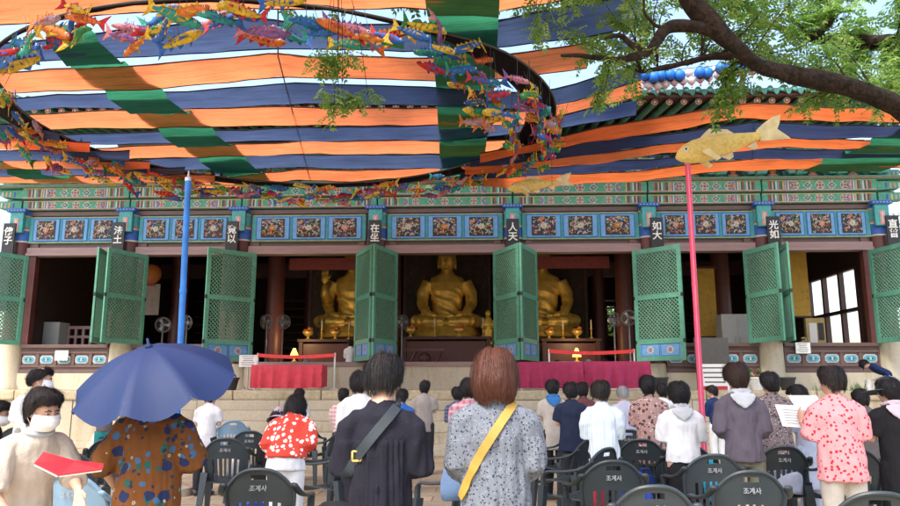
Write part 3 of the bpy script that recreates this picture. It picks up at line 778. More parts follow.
def cross_strip(can, left, right, over_navy, label, nrow=70, exc=()):
    """green strip woven through the bands; left/right: (y, px) edges in the photograph"""
    bm = MB().m(F_G); y0, y1 = left[0][0], left[-1][0]; grid = []
    for j in range(nrow+1):
        y = lerp(y0, y1, j/nrow); xa, xb = interp(left, y), interp(right, y); row = []
        for i in range(7):
            px = lerp(xa, xb, i/6); p = can.at(px, y); w_ = can.which(px, y)
            if w_ is None: dz = 0
            else:
                nav = can.b[w_]['mat'] in (F_N, F_N2); up = (nav == over_navy) and w_ not in exc
                dz = .035 if up else -.075
            p.z += dz-.045; row.append(p)
        grid.append(row)
    vs = [[bm.bm.verts.new(p) for p in r] for r in grid]
    for a, b_ in zip(vs, vs[1:]):
        for i in range(6): bm.f([a[i], a[i+1], b_[i+1], b_[i]])
    for _ in range(2):
        bmesh.ops.smooth_vert(bm.bm, verts=[v for v in bm.bm.verts if not v.is_boundary], factor=.3, use_axis_z=True)
    o = bm.build('cloth_strip', smooth=True, normals=False); return tag(o, label, 'cloth strip', 'green strips woven across the canopies')
cross_strip(MAIN, [(22, 40), (40, 52), (67, 73), (112, 136), (145, 182), (174, 225), (185, 242)], [(22, 86), (35, 100), (67, 134), (112, 194), (145, 236), (174, 266), (185, 280)], False, 'green cloth strip slanting across the left half of the big canopy', 130)
cross_strip(MAIN, [(-16, 424), (40, 432), (80, 436), (174, 441)], [(-16, 500), (40, 497), (80, 494), (125, 489), (174, 480)], True, 'green cloth strip crossing the middle of the big canopy', 130, exc=(1,))
cross_strip(LEFT, [(160, -20), (170, 10), (181, 45)], [(160, 0), (170, 45), (181, 100)], False, 'green cloth strip slanting across the low left canopy')
cross_strip(RIGHT, [(124, 905), (150, 842), (167, 800)], [(124, 990), (150, 930), (167, 880)], True, 'green cloth strip slanting across the far right canopy')
# thin support cables
M_ROPE = pm('rope', (.45, .36, .15), rough=.8); M_CABLE = pm('cable', (.05, .05, .05), rough=.6)
def cable(pts, r, label, mat, sag=.1):
    P = []
    for a, b_ in zip(pts, pts[1:]):
        for t in range(8):
            p = V(a).lerp(V(b_), t/8); p.z -= sag*4*(t/8)*(1-t/8); P.append(p)
    P.append(V(pts[-1])); o = MB().m(mat); o.tube(P, r, 6); o = o.build('cable', smooth=True); tag(o, label, 'cable'); return o
cable([PY(-60, 181.5, 17.2), PY(100, 181.5, 17.2), PY(250, 185.5, 17.2)], .02, 'yellowish rope along the lower edge of the low left canopy', M_ROPE, .03)
cable([PY(278, 10, 10.2), PY(278, 56, 11.4), PY(300, 141, 15.9), PY(310, 180, 18.9)], .012, 'thin dark ridge cable under the middle of the big canopy', M_CABLE, .0)
cable([PY(752, 104, 14), PY(752, 160, 17.3)], .012, 'thin dark ridge cable over the right canopy', M_CABLE, .0)

# ------------------------------------------------------------------ ring of paper fish
RC, RR = V((-3.85, 13.62, 6.50)), (5.05, 4.62)
def ring_pt(a, dr=0, dz=0): return V((RC.x+(RR[0]+dr)*math.cos(a), RC.y+(RR[1]+dr)*math.sin(a), RC.z+dz))
def ring_hw(a):
    d = math.degrees(a) % 360; near = sst(200, 222, d)*(1-sst(304, 326, d))       # on the near side the net narrows to a rope
    return lerp(lerp(.17, .27, abs(math.cos(a))), .02, near)
def sst(a, b, x): t = max(0, min(1, (x-a)/(b-a))); return t*t*(3-2*t)
b = MB().m(M_NET); n = 120; L = []
for i in range(n):
    a = 2*math.pi*i/n; hw = ring_hw(a); row = [ring_pt(a, hw, .03), ring_pt(a, hw*.3, -.03), ring_pt(a, -hw*.4, -.03), ring_pt(a, -hw, .0)]
    L.append([b.bm.verts.new(p+V((0, 0, .03*noise.noise(p*2)))) for p in row])
for i in range(n):
    for j in range(3): b.f([L[i][j], L[i][j+1], L[(i+1) % n][j+1], L[(i+1) % n][j]])
b.m(M_CABLE)
for dr in (-1, 1): b.tube([ring_pt(2*math.pi*i/n, dr*ring_hw(2*math.pi*i/n), .012) for i in range(n+1)], .018, 6, cap=False)
tag(b.build('hanging_ring', smooth=True, normals=False), 'wide black net ring hung flat under the canopy for the paper fish', 'ring')

FC = {'red': (.62, .035, .045), 'yellow': (.78, .56, .05), 'blue': (.035, .17, .58), 'teal': (.05, .42, .36), 'orange': (.80, .24, .05), 'purple': (.27, .13, .38), 'pink': (.66, .26, .32), 'green': (.05, .33, .10), 'mauve': (.48, .32, .42)}
def pat_scales(dark):
    def f(N, vec, base):
        vo = N.n('TexVoronoi', inp={'Scale': 26}); mp = N.n('Mapping'); mp.inputs['Scale'].default_value = (.7, 1, 1); N.l(vec, mp.inputs[0]); N.l(mp.outputs[0], vo.inputs[0])
        return N.mix(N.math('MULTIPLY', N.math('GREATER_THAN', vo.outputs['Distance'], .62), .55), base, dark)
    return f
FM = {k: pm('fish_'+k, c, rough=.7, var=.3, scale=10, pattern=pat_scales(tuple(x*.45 for x in c)), trans=.3) for k, c in FC.items()}
def fish_parts(c1, c2, bend, slim):
    """0.55 m fish along +x (head at +x); body, fins, tail, eyes"""
    m1, m2 = FM[c1], FM[c2]; Lh = .27
    def yb(x): return bend*.075*math.sin((x/Lh)*2.4)
    b = MB().m(m1); secs = []
    for x, r, w_ in ((-.22, .018, .011), (-.14, .036, .024), (-.04, .056, .038), (.06, .066, .045), (.14, .062, .043), (.21, .046, .034), (.255, .024, .018), (.27, .008, .006)):
        secs.append(((x, yb(x), 0), (0, w_*slim, 0), (0, 0, r*slim)))
    b.loft(secs, 12); b.m(m2)
    for k in range(3):
        for s in (-1, 1): b.tube([(.02-.06*k, s*.040*slim*(1-.20*k)+yb(.02-.06*k), .025), (.0-.06*k, s*.040*slim*(1-.20*k)+yb(-.06*k), -.025)], .007, 5)
    body = b.mesh('body', smooth=True)
    b = MB().m(m2)
    def fin(pts, th=.008):
        b.prism([(p[0], yb(p[0])-th/2, p[1]) for p in pts], (0, th, 0))
    fin([(-.185, .02), (-.25, .075), (-.31, .12), (-.285, .05), (-.27, 0), (-.29, -.06), (-.315, -.12), (-.25, -.07), (-.185, -.02)], .01); tail = b.mesh('tail')
    b = MB().m(m2); pts = [(.13, .05*slim)]
    for k in range(5): x = .10-.055*k; pts += [(x, (.112-.008*k)*slim), (x-.028, (.068-.007*k)*slim)]
    pts += [(-.15, .028*slim)]; fin(pts); fin([(.03, -.055*slim), (-.03, -.10*slim), (-.06, -.045*slim)]); fin([(-.10, -.05*slim), (-.15, -.085*slim), (-.155, -.035*slim)])
    for s in (-1, 1): b.prism([(.12, s*.05*slim+yb(.12), -.015), (.05, s*.10*slim+yb(.05), -.06), (.045, s*.09*slim+yb(.05), -.02)], (0, s*.006, .004))
    fins = b.mesh('fin')
    eyes = []
    for s in (-1, 1):
        b = MB(); b.m(M_PAPER).ell((.195, yb(.195)+s*.032*slim, .022), (.018, .008, .018), 9, 5); b.m(M_INK).ell((.197, yb(.195)+s*.038*slim, .022), (.009, .006, .009), 8, 5)
        eyes.append(b.mesh('eye', smooth=True))
    return body, tail, fins, eyes
FCACHE = {}
def fish_mesh(c1, c2, v):
    k = (c1, c2, v)
    if k not in FCACHE: FCACHE[k] = fish_parts(c1, c2, (-1, 0, 1)[v % 3], (1.0, .82)[v % 2])
    return FCACHE[k]
b = MB().m(M_CABLE); b.tube([(0, 0, .09), (0, 0, 1.09)], .004, 4); STRING = b.mesh('string')
FISH = []
rf = random.Random(11)
COMBO = [('red', 'yellow'), ('yellow', 'green'), ('blue', 'red'), ('teal', 'blue'), ('orange', 'yellow'), ('purple', 'pink'), ('pink', 'purple'), ('yellow', 'red'), ('blue', 'teal'), ('green', 'yellow'), ('red', 'blue'), ('mauve', 'orange'), ('yellow', 'blue'), ('teal', 'yellow'), ('orange', 'red'), ('blue', 'yellow')]
def fish(p, top, yaw, tilt, size, side, c=None):
    c = c or rf.choice(COMBO); v = rf.randrange(6); body, tail, fins, eyes = fish_mesh(*c, v)
    o = thing('paper_fish', p, 'x', 'fish ornament', 'paper fish hung from the black ring'); o.rotation_euler = (rf.uniform(-.3, .3), tilt, yaw); o.scale = (size,)*3
    for nm, me in (('body', body), ('tail', tail), ('fin', fins), ('eye', eyes[0]), ('eye', eyes[1])): link(nm, me, o)
    s = link('string', STRING, o); s.scale = (1, 1, max(.05, (top-p.z)/size-.06)); s.rotation_euler = (0, 0, 0)
    FISH.append((o, c, side))
def row(a0, a1, n, drs, z0, z1, side, s0=.95, s1=1.25, ydir=None):
    for k in range(n):
        a = lerp(a0, a1, (k+rf.uniform(.1, .9))/n); dr = rf.choice(drs)+rf.uniform(-.05, .05); dz = rf.uniform(z0, z1)
        p = ring_pt(a, dr, dz); tang = a+math.pi/2
        fish(p, RC.z, tang+rf.choice((0, math.pi))+rf.uniform(-.45, .45), rf.uniform(-.35, .45), rf.uniform(s0, s1), side, COMBO[(k*7+int(a0*10)) % len(COMBO)] if rf.random() < .7 else None)
R_ = math.radians
row(R_(197), R_(318), 76, (-.26, .26, .0), -.48, -.08, 'near', .9, 1.3)          # near side: along the top of the picture
row(R_(128), R_(196), 44, (-.3, .3, .0), -.70, -.1, 'left', .85, 1.2)         # left curve
row(R_(64), R_(127), 38, (-.2, .2), -.46, -.08, 'far', .8, 1.15)               # far side, before the beams
row(R_(-42), R_(-6), 50, (-.42, .3, .0, .15), -1.05, -.1, 'right', .8, 1.1)
row(R_(-6), R_(18), 32, (-.42, .3, .0, .15), -.78, -.1, 'right', .8, 1.05)
row(R_(18), R_(63), 44, (-.30, .3, .0), -.40, -.08, 'right', .75, 1.0)   # dense right curve
WHERE = {'near': 'the near side of the ring, along the top of the picture', 'left': 'the left curve of the ring', 'far': 'the far side of the ring before the painted beams', 'right': 'the crowded right curve of the ring'}
grp = {}
for o, c, side in FISH: grp.setdefault((c, side), []).append(o)
for (c, side), os_ in grp.items():
    os_.sort(key=lambda o: project(o.location)[0])
    for i, o in enumerate(os_):
        wh = {'near': 'near side of the ring', 'left': 'left curve of the ring', 'far': 'far side of the ring', 'right': 'crowded right curve of the ring'}[side]
        o['label'] = ('%s paper fish with %s fins, ' % c) + ('' if len(os_) == 1 else '%s such from left, ' % ORD[i]) + wh

# big golden fish
M_GF = pm('golden_paper', (.93, .75, .30), rough=.5, var=.14, scale=5, bump=.2, bscale=14, trans=.5, pattern=pat_scales((.80, .56, .16)))
M_GF2 = pm('pale_gold_paper', (.85, .74, .48), rough=.55, var=.2, scale=6, trans=.45)
def golden_fish(name, p_head, p_tail, label):
    d = V(p_tail)-V(p_head); L_ = d.length; ctr = (V(p_head)+V(p_tail))/2
    r = thing(name, ctr, label, 'fish lantern'); r.rotation_euler = (0, 0, 0)
    M = Matrix((d.normalized(), V((0, 1, 0)), d.normalized().cross(V((0, 1, 0))).normalized())).transposed()
    def W(x, y, z): return M @ V((x*L_-L_/2, y*L_, z*L_))
    def addm(nm, mb, sm=True): me = mb.mesh(nm, smooth=sm, angle=50); return link(nm, me, r)
    b = MB().m(M_GF); secs = []
    for x, rz_, ry, zc_ in ((0, .012, .01, .0), (.03, .042, .032, .003), (.09, .072, .052, .006), (.18, .090, .066, .008), (.30, .094, .07, .006), (.44, .080, .06, .004), (.58, .056, .042, .002), (.70, .036, .026, .0), (.76, .030, .016, .0)):
        c = W(x, 0, zc_); secs.append((c, W(x, ry, zc_)-c, W(x, 0, zc_+rz_)-c))
    b.loft(secs, 18); addm('body', b)
    b = MB().m(M_GF2)
    def fin(pts, th=.012, y=0): b.prism([W(x, y-th/2, z) for x, z in pts], W(0, th, 0)-W(0, 0, 0))
    fin([(.74, .045), (.82, .08), (.92, .11), (1.0, .115), (.96, .05), (.92, .01), (.97, -.05), (1.0, -.09), (.92, -.075), (.82, -.06), (.74, -.045)]); addm('tail', b, False)
    b = MB().m(M_GF2); fin([(.22, .08), (.30, .125), (.36, .15), (.42, .13), (.50, .11), (.56, .05)]); fin([(.34, -.07), (.42, -.12), (.46, -.11), (.47, -.06)]); fin([(.60, -.06), (.66, -.10), (.69, -.085), (.70, -.04)])
    for s in (-1, 1): fin([(.17, -.02), (.27, -.12), (.31, -.11), (.25, -.02)], .01, s*.095)
    addm('fin', b, False)
    b = MB(); 
    for s in (-1, 1):
        b.m(M_PAPER); b.ell(W(.085, s*.055, .03), (L_*.018,)*3, 10, 6); b.m(M_INK); b.ell(W(.08, s*.068, .03), (L_*.01,)*3, 8, 5)
    addm('eye', b)
    return r
YP = 9.6
gf = golden_fish('golden_fish', PY(676, 158, YP-.1), PY(786, 128, YP+.35), 'large golden paper fish on top of the pink pole')
gf2 = golden_fish('golden_fish', PY(508, 189, 14.4), PY(573, 180, 14.7), 'pale golden paper fish hanging before the painted beams, no pole below it')
b = MB().m(M_CABLE)
for px in (525, 552): b.tube([PY(px, 184, 14.55), PY(px, 160, 14.55)+V((0, 0, .3))], .005, 5)
s_ = b.mesh('string'); s_.transform(Matrix.Translation(-gf2.location)); link('string', s_, gf2)
# poles
M_BLUE = pm('blue_pole', (.02, .20, .66), rough=.45, var=.3, scale=3); M_PINK = pm('pink_pole', (.72, .06, .16), rough=.45, var=.1, scale=14); M_PINK2 = pm('pink_pole_band', (.75, .22, .28), rough=.5)
def pole(name, ptop, pbot, r, mat, mat2, label):
    a, c = V(ptop), V(pbot); d = c-a; c = a+d*(a.z/(a.z-c.z))
    t = thing(name, c, label, 'pole')
    b = MB().m(mat); b.tube([c, c.lerp(a, .33), c.lerp(a, .66), a], r, 14)
    if mat2:
        b.m(mat2)
        b.tube([c+V((-r*.2, -r*.92, 0)), a+V((-r*.2, -r*.92, 0))], r*.22, 6)
    b.build('shaft', t, smooth=True, angle=50)
    for q in (.3, .62):
        c_ = c.lerp(a, q); j_ = MB().m(mat); j_.tube([c_, c_+(a-c)*.012], r*1.14, 12); j_.build('joint_collar', t, smooth=True, angle=40)
    b = MB().m(M_STEEL); b.lathe(a+V((0, 0, -.02)), [(r*1.15, 0), (r*1.15, .05), (r*.4, .08), (r*.2, .16)], 12); b.build('cap', t, smooth=True, angle=40)
    b = MB().m(M_STONE2); b.lathe(c, [(.24, 0), (.24, .1), (.1, .16), (r*1.2, .22)], 16); b.build('foot', t, smooth=True, angle=40)
    return t
pole('tall_pole', PY(188.3, 180, 10.2), PY(180.5, 345, 10.1), .043, M_BLUE, None, 'tall bright blue pole rising behind the blue umbrella')
pole('tall_pole', PY(687.5, 163, YP), PY(702.5, 420, YP), .035, M_PINK, M_PINK2, 'tall pink pole carrying the large golden fish')

# ------------------------------------------------------------------ lanterns along the roof
M_LB = pm('lantern_blue', (.02, .20, .70), rough=.5, var=.15, trans=.3); M_LW = pm('lantern_white', (.78, .74, .72), rough=.6, var=.05, trans=.4); M_LP = pm('lantern_pink', (.7, .35, .38), rough=.6, trans=.3)
def lantern_mesh(mat, petal):
    b = MB().m(mat); n = 24; prof = [(.03, -.1), (.06, -.095), (.095, -.055), (.11, 0), (.095, .055), (.06, .095), (.03, .1)]
    b.rings([[V((r*(1+.06*math.cos(i*math.pi))*math.cos(2*math.pi*i/n), r*(1+.06*math.cos(i*math.pi))*math.sin(2*math.pi*i/n), z)) for i in range(n)] for r, z in prof])
    body = b.mesh('lantern_body', smooth=True); b = MB().m(M_LP if petal else M_BOARD)
    b.lathe((0, 0, 0), [(.05, -.115), (.05, -.094)], 10); b.lathe((0, 0, 0), [(.045, .094), (.045, .12)], 10)
    if petal: b.tube([(0, 0, -.11), (0, 0, -.2)], [.012, .03], 6)
    else: b.tube([(0, 0, -.11), (0, 0, -.16)], .008, 5)
    b.tube([(0, 0, .115), (0, 0, .16)], .006, 5)
    return body, b.mesh('rim', smooth=True, angle=40)
LMB, LMW = lantern_mesh(M_LB, False), lantern_mesh(M_LW, True)
LNT = []
def lantern(p, ms, size, color):
    o = thing('paper_lantern', p, 'x', 'lantern', '%s lanterns strung along the roof' % color); o.scale = (size,)*3
    link('lantern_body', ms[0], o); link('rim', ms[1], o); LNT.append((o, color))
LY = 17.6
for px, py in ((645, 75), (653.5, 77.5), (661, 75.5), (670, 75), (679.5, 75.5), (700, 72.5), (707, 73), (721, 68), (730, 68), (741, 66), (752, 65), (763, 63)): lantern(PY(px, py, LY), LMB, 1.3, 'blue')
for px, py, sz in ((835, 51, .7), (845, 55, .9), (853, 58, 1.0), (865, 53.5, 1.35)): lantern(PY(px, py, 14), LMB, sz*.9, 'blue')
for px, py in ((613, 41), (621, 46), (628, 47)): lantern(PY(px, py, 15.5), LMB, .9, 'blue')
for k in range(16): lantern(PY(640+k*8.6, 87-k*1.25+random.uniform(-1, 1), 17.75), LMW, random.uniform(.85, 1.05), 'white')
for k in range(13): lantern(PY(644+k*9, 79-k*1.2, 18.2), LMW, random.uniform(.9, 1.1), 'white')
for col in ('blue', 'white'):
    q = sorted([o for o, c in LNT if c == col], key=lambda o: (project(o.location)[0]))
    for i, o in enumerate(q):
        row_ = '' if col == 'blue' else (' in the lower row' if o.location.y < 18 else ' in the upper row')
        if col == 'white': same = [z for z in q if (z.location.y < 18) == (o.location.y < 18)]; i = same.index(o)
        o['label'] = '%s%s paper lantern%s along the roof, %s from left' % ('round ', col, row_, (ORD+['twenty-first', 'twenty-second', 'twenty-third'])[i])
cable([PY(618, 71, LY), PY(690, 68, LY), PY(800, 54, LY)], .008, 'thin cable carrying the blue lanterns along the roof', M_CABLE, .03)
cable([PY(610, 86, 17.75), PY(700, 75, 17.75), PY(800, 58, 17.75)], .008, 'thin cable carrying the white lanterns along the roof', M_CABLE, .03)

# ------------------------------------------------------------------ pagoda tree overhead
def pat_bark(N, vec, base):
    mp = N.n('Mapping'); mp.inputs['Scale'].default_value = (1, 1, 1); N.l(vec, mp.inputs[0])
    vo = N.n('TexNoise', inp={'Scale': 11, 'Detail': 8, 'Roughness': .7, 'Distortion': 1.2}); N.l(mp.outputs[0], vo.inputs[0])
    return N.mix(1, base, N.ramp(vo.outputs[0], [(.38, (.3, .27, .25)), (.6, (1.15, 1.1, 1.05))]), 'MULTIPLY')
M_BARK = pm('bark', (.030, .022, .017), rough=.9, var=.35, scale=9, bump=1.0, bscale=16, pattern=pat_bark, spec=.2)
LEAFM = [pm('leaf_%d' % i, c, rough=.5, var=.2, scale=3, trans=.45, spec=.3) for i, c in enumerate(((.15, .28, .05), (.10, .21, .035), (.23, .36, .08)))]
tree = thing('pagoda_tree', (7.9, 8.6, 0), 'old tree with dark crooked limbs and bright green leaves at the upper right', 'tree')
def smooth_path(pts, sub=6):
    P = [V(p) for p in pts]; out = []
    for i in range(len(P)-1):
        p0, p1, p2, p3 = P[max(i-1, 0)], P[i], P[i+1], P[min(i+2, len(P)-1)]
        for k in range(sub):
            t = k/sub; out.append(.5*((2*p1)+(p2-p0)*t+(2*p0-5*p1+4*p2-p3)*t*t+(3*p1-p0-3*p2+p3)*t**3))
    out.append(P[-1]); return out
LIMBS = []
def limb(name, pts, rads, rough=.12, leafy=True):
    P = smooth_path(pts); R = [interp([(i*6, r) for i, r in enumerate(rads)], i) for i in range(len(P))]
    P = [p+V((noise.noise(p*1.7), noise.noise(p*1.7+V((9, 0, 0))), noise.noise(p*1.7+V((0, 9, 0)))))*.05 for p in P]
    R = [r*(.74 if name == 'branch' else 1)*(1+rough*noise.noise(p*2.3)+.10*noise.noise(p*5.1)) for p, r in zip(P, R)]
    b = MB().m(M_BARK); b.tube(P, R, 14)
    for v in b.bm.verts: v.co += V((noise.noise(v.co*6), noise.noise(v.co*6+V((5, 5, 5))), noise.noise(v.co*6+V((2, 7, 1)))))*.018
    LIMBS.append((P, R, leafy)); return b.build(name, tree, smooth=True)
E_ = lambda px, py, Y: PY(px, py, Y)
limb('trunk', [(8.0, 8.7, -.1), (7.7, 8.6, 1.4), (7.2, 8.5, 2.9), E_(985, 205, 8.4), E_(935, 140, 8.3)], [.42, .32, .27, .22, .19])
limb('branch', [E_(935, 140, 8.3), E_(900, 110, 8.1), E_(850, 86, 7.9), E_(797, 74, 7.8), E_(760, 66, 7.75), E_(735, 47, 7.7), E_(712, 26, 7.65), E_(694, 4, 7.6), E_(680, -30, 7.5), E_(650, -75, 7.3)], [.18, .155, .15, .14, .10, .115, .15, .17, .14, .1])
limb('branch', [E_(722, 34, 7.7), E_(693, 26, 7.6), E_(668, 28, 7.5), E_(655, 46, 7.4), E_(638, 56, 7.3), E_(605, 57, 7.2), E_(560, 56, 7.0)], [.10, .09, .085, .07, .055, .04, .02])
limb('branch', [E_(770, 72, 7.9), E_(720, 56, 8.3), E_(680, 62, 8.6), E_(640, 72, 8.9)], [.07, .06, .05, .03])
limb('branch', [E_(648, 53, 7.35), E_(635, 44, 7.3), E_(622, 34, 7.3), E_(606, 38, 7.2)], [.05, .05, .04, .015])
limb('branch', [E_(985, 205, 8.4), E_(990, 90, 9.0), E_(950, 45, 9.4), E_(895, 43, 9.6), E_(850, 41, 9.8), E_(818, 38, 10), E_(780, 28, 10.2), E_(740, 18, 10.4)], [.2, .18, .16, .15, .14, .12, .07, .03])
limb('branch', [E_(815, 36, 10), E_(832, 18, 10), E_(822, 0, 10), E_(800, -12, 10)], [.07, .06, .05, .03])
limb('branch', [E_(815, 36, 10), E_(795, 20, 9.9), E_(790, 0, 9.8), E_(785, -20, 9.7)], [.05, .03, .025, .02])
limb('branch', [E_(668, 28, 7.5), E_(650, 15, 7.4), E_(645, 0, 7.4), E_(640, -25, 7.3)], [.03, .022, .02, .015])
limb('branch', [E_(680, -30, 7.5), E_(600, -60, 7.6), E_(500, -70, 7.8), E_(400, -60, 8), E_(310, -48, 8.1)], [.12, .09, .07, .05, .03])
limb('branch', [E_(650, -75, 7.3), V((1.5, 9.5, 9.3)), V((.0, 11, 9.9)), V((-2.5, 12.5, 10.2)), V((-4.5, 13, 10.4))], [.1, .09, .07, .05, .03])
limb('branch', [V((1.5, 9.5, 9.3)), V((2.0, 11.5, 9.6)), V((2.6, 13.5, 9.7)), V((2.2, 15, 10))], [.07, .06, .04, .02])
limb('branch', [E_(990, 90, 9.0), V((6.2, 10.5, 8)), V((4.6, 12, 9)), V((2.9, 13.5, 9.4))], [.12, .1, .07, .03])
LV, LF, LM = [], [], []
rl = random.Random(5)
def leaflet(p, d, up, ln, wd, mi):
    s = d.cross(up).normalized()*wd; i = len(LV); q = up*(-.15*ln)
    LV.extend((p, p+d*ln*.45+s, p+d*ln+q, p+d*ln*.45-s)); LF.append((i, i+1, i+2, i+3)); LM.append(mi)
def spray(p, d, size, n=11):
    """pinnate leaf: leaflets along a drooping stalk"""
    up = V((rl.uniform(-.5, .5), rl.uniform(-.5, .5), 1)).normalized(); side = d.cross(up).normalized(); up = side.cross(d).normalized()
    mi = rl.choices((0, 1, 2), (5, 3, 3))[0]; q = p.copy(); st = size/(n//2)
    for k in range(n//2):
        q = q+d*st; d = (d+V((0, 0, -.10))).normalized()
        for s in (-1, 1):
            leaflet(q, (side*s*.9+d*.5+V((0, 0, rl.uniform(-.35, .1)))).normalized(), (up+V((rl.uniform(-.4, .4), rl.uniform(-.4, .4), 0))).normalized(), size*.30*rl.uniform(.8, 1.2), size*.075, mi)
    leaflet(q, d, up, size*.26, size*.065, mi)
TW = MB().m(M_BARK)
def twig(p, q, r, size, dens, spread=.8):
    mid = p.lerp(q, .5)+V((rl.uniform(-.1, .1), rl.uniform(-.1, .1), rl.uniform(.0, .18))); path = smooth_path([p, mid, q], 4)
    TW.tube(path, [r*(1-.8*i/8) for i in range(len(path))], 5)
    for a, c in zip(path[1:], path[2:]+[path[-1]+(path[-1]-path[-2])]):
        d0 = (c-a).normalized()
        for _ in range(dens):
            t = rl.random(); d = (d0*.5+V((rl.uniform(-1, 1), rl.uniform(-1, 1), rl.uniform(-.7, .45)))*spread).normalized()
            spray(a.lerp(c, t), d, size*rl.uniform(.7, 1.25))
def clump(center, n, rad, size=.30, start=None, dens=3):
    for _ in range(n):
        q = center+V((rl.gauss(0, rad), rl.gauss(0, rad), rl.gauss(0, rad*.6)))
        if start is None:
            best = min(((pp-q).length, pp) for P, R, lf in LIMBS[1:] for pp in P[::3])[1] if True else None
        else: best = start
        d = q-best
        if d.length > 1.9: 
            best = q-d.normalized()*1.2
        twig(best, q, .014, size, dens)
# photo regions with foliage: (px, py, depth, count, radius)
for px, py, Y, n, rad, sz in ((600, 15, 8.6, 6, .30, .22), (570, 32, 8.8, 3, .22, .2), (640, 8, 8.8, 5, .32, .22), (628, 85, 7.4, 1, .06, .18), (604, 96, 7.2, 2, .05, .18), (716, 102, 8.3, 3, .07, .2), (745, 88, 8.5, 1, .08, .18), (740, 14, 8.8, 5, .3, .23), (765, 38, 8.6, 4, .22, .22), (790, 50, 8.8, 5, .22, .22), (822, 58, 8.8, 5, .22, .22), (812, 97, 8.4, 2, .12, .2), (848, 86, 9.2, 4, .2, .22), (882, 84, 9.0, 6, .22, .23), (898, 98, 9.4, 3, .2, .22), (860, 16, 9.6, 7, .5, .24), (800, 8, 9.8, 5, .45, .24), (700, 4, 9.2, 4, .35, .22), (760, 2, 9.6, 5, .4, .24), (885, 4, 9.4, 4, .4, .24), (905, 60, 9.0, 3, .3, .23)):
    clump(PY(px, py, Y), n, rad, sz)
# leaves seen through the gaps of the canopy, above it
for x, y, z, n in ((-1, 11.2, 8.9, 10), (-2.4, 12.2, 9.2, 14), (-.4, 12.6, 9.0, 14), (1.1, 11.2, 8.5, 12), (2.2, 12.2, 8.7, 12), (-3.4, 13.5, 9.5, 10), (2.6, 14, 9.2, 10), (.6, 10.2, 8.6, 10), (3.2, 11, 8.2, 9), (-1.6, 10.6, 9.0, 8)):
    clump(V((x, y, z)), n, .55, .36, None, 4)
# drooping twigs in front of the canopy
for px, py, top, n in ((330, 62, -50, 4), (320, 58, -50, 4), (345, 56, -52, 3), (333, 95, -50, 4), (348, 98, -52, 3), (340, 112, -52, 1), (365, 95, -55, 2)):
    for _ in range(n):
        q = PY(px+rl.uniform(-8, 8), py+rl.uniform(-4, 4), 7.9+rl.uniform(-.1, .1)); s_ = PY(338, top, 8.05)
        if _ == 0: TW.tube(smooth_path([s_, s_.lerp(q, .5)+V((rl.uniform(-.05, .05), 0, 0)), q], 4), .0035, 4)
        for _k in range(6): spray(q+V((rl.uniform(-.09, .09), rl.uniform(-.09, .09), rl.uniform(-.08, .1))), V((rl.uniform(-1, 1), rl.uniform(-1, 1), rl.uniform(-.9, .1))).normalized(), .19)
TW.build('twigs', tree, smooth=True)
def leaves_mesh(name, mats):
    global LV, LF, LM
    me = bpy.data.meshes.new(name); me.from_pydata([tuple(v) for v in LV], [], LF)
    for m_ in mats: me.materials.append(m_)
    me.polygons.foreach_set('material_index', LM); LV, LF, LM = [], [], []; return me
me = leaves_mesh('crown', LEAFM); me.transform(Matrix.Translation(-tree.location)); link('crown', me, tree)
print('LEAF FACES', len(me.polygons))
# trees far behind the hall ends and behind the rear window
def far_tree(x, y, h, r, label, dense=260):
    t = thing('broadleaf_tree', (x, y, 0), label, 'tree'); b = MB().m(M_BARK)
    b.tube(smooth_path([(x, y, -.1), (x+.1, y, h*.3), (x, y+.1, h*.6)], 4), [.22]*5+[.15]*4, 9)
    for k in range(6):
        a = k*1.05; b.tube(smooth_path([(x, y, h*.42), (x+r*.4*math.cos(a), y+r*.4*math.sin(a), h*.62), (x+r*.75*math.cos(a), y+r*.75*math.sin(a), h*.78)], 3), [.09]*3+[.05]*3+[.02], 6)
    b.build('trunk', t, smooth=True)
    for k in range(dense):
        u = V((rl.gauss(0, 1), rl.gauss(0, 1), rl.gauss(0, 1))).normalized()*rl.random()**.4
        if noise.noise(u*2.5+V((x, y, 0))) < -.18: continue
        p = V((x+u.x*r, y+u.y*r, h*.68+u.z*h*.34))
        for _ in range(4): spray(p+V((rl.uniform(-.3, .3), rl.uniform(-.3, .3), rl.uniform(-.3, .3))), V((rl.uniform(-1, 1), rl.uniform(-1, 1), rl.uniform(-.5, .5))).normalized(), .75, 7)
    me = leaves_mesh('crown', LEAFM); me.transform(Matrix.Translation(-t.location)); link('crown', me, t)
p = PY(603, 322, 44); far_tree(p.x, 44, 9, 4.0, 'sunlit green tree seen through the rear window of the hall', 420)
p = PY(905, 240, 38); far_tree(p.x+3.0, 38, 12.5, 3.6, 'green tree behind the right end of the hall')
far_tree(-33, 44, 10, 4.5, 'green tree well beyond the left end of the hall')
far_tree(-44, 38, 8, 3.8, 'smaller green tree farther out beyond the left end of the hall')
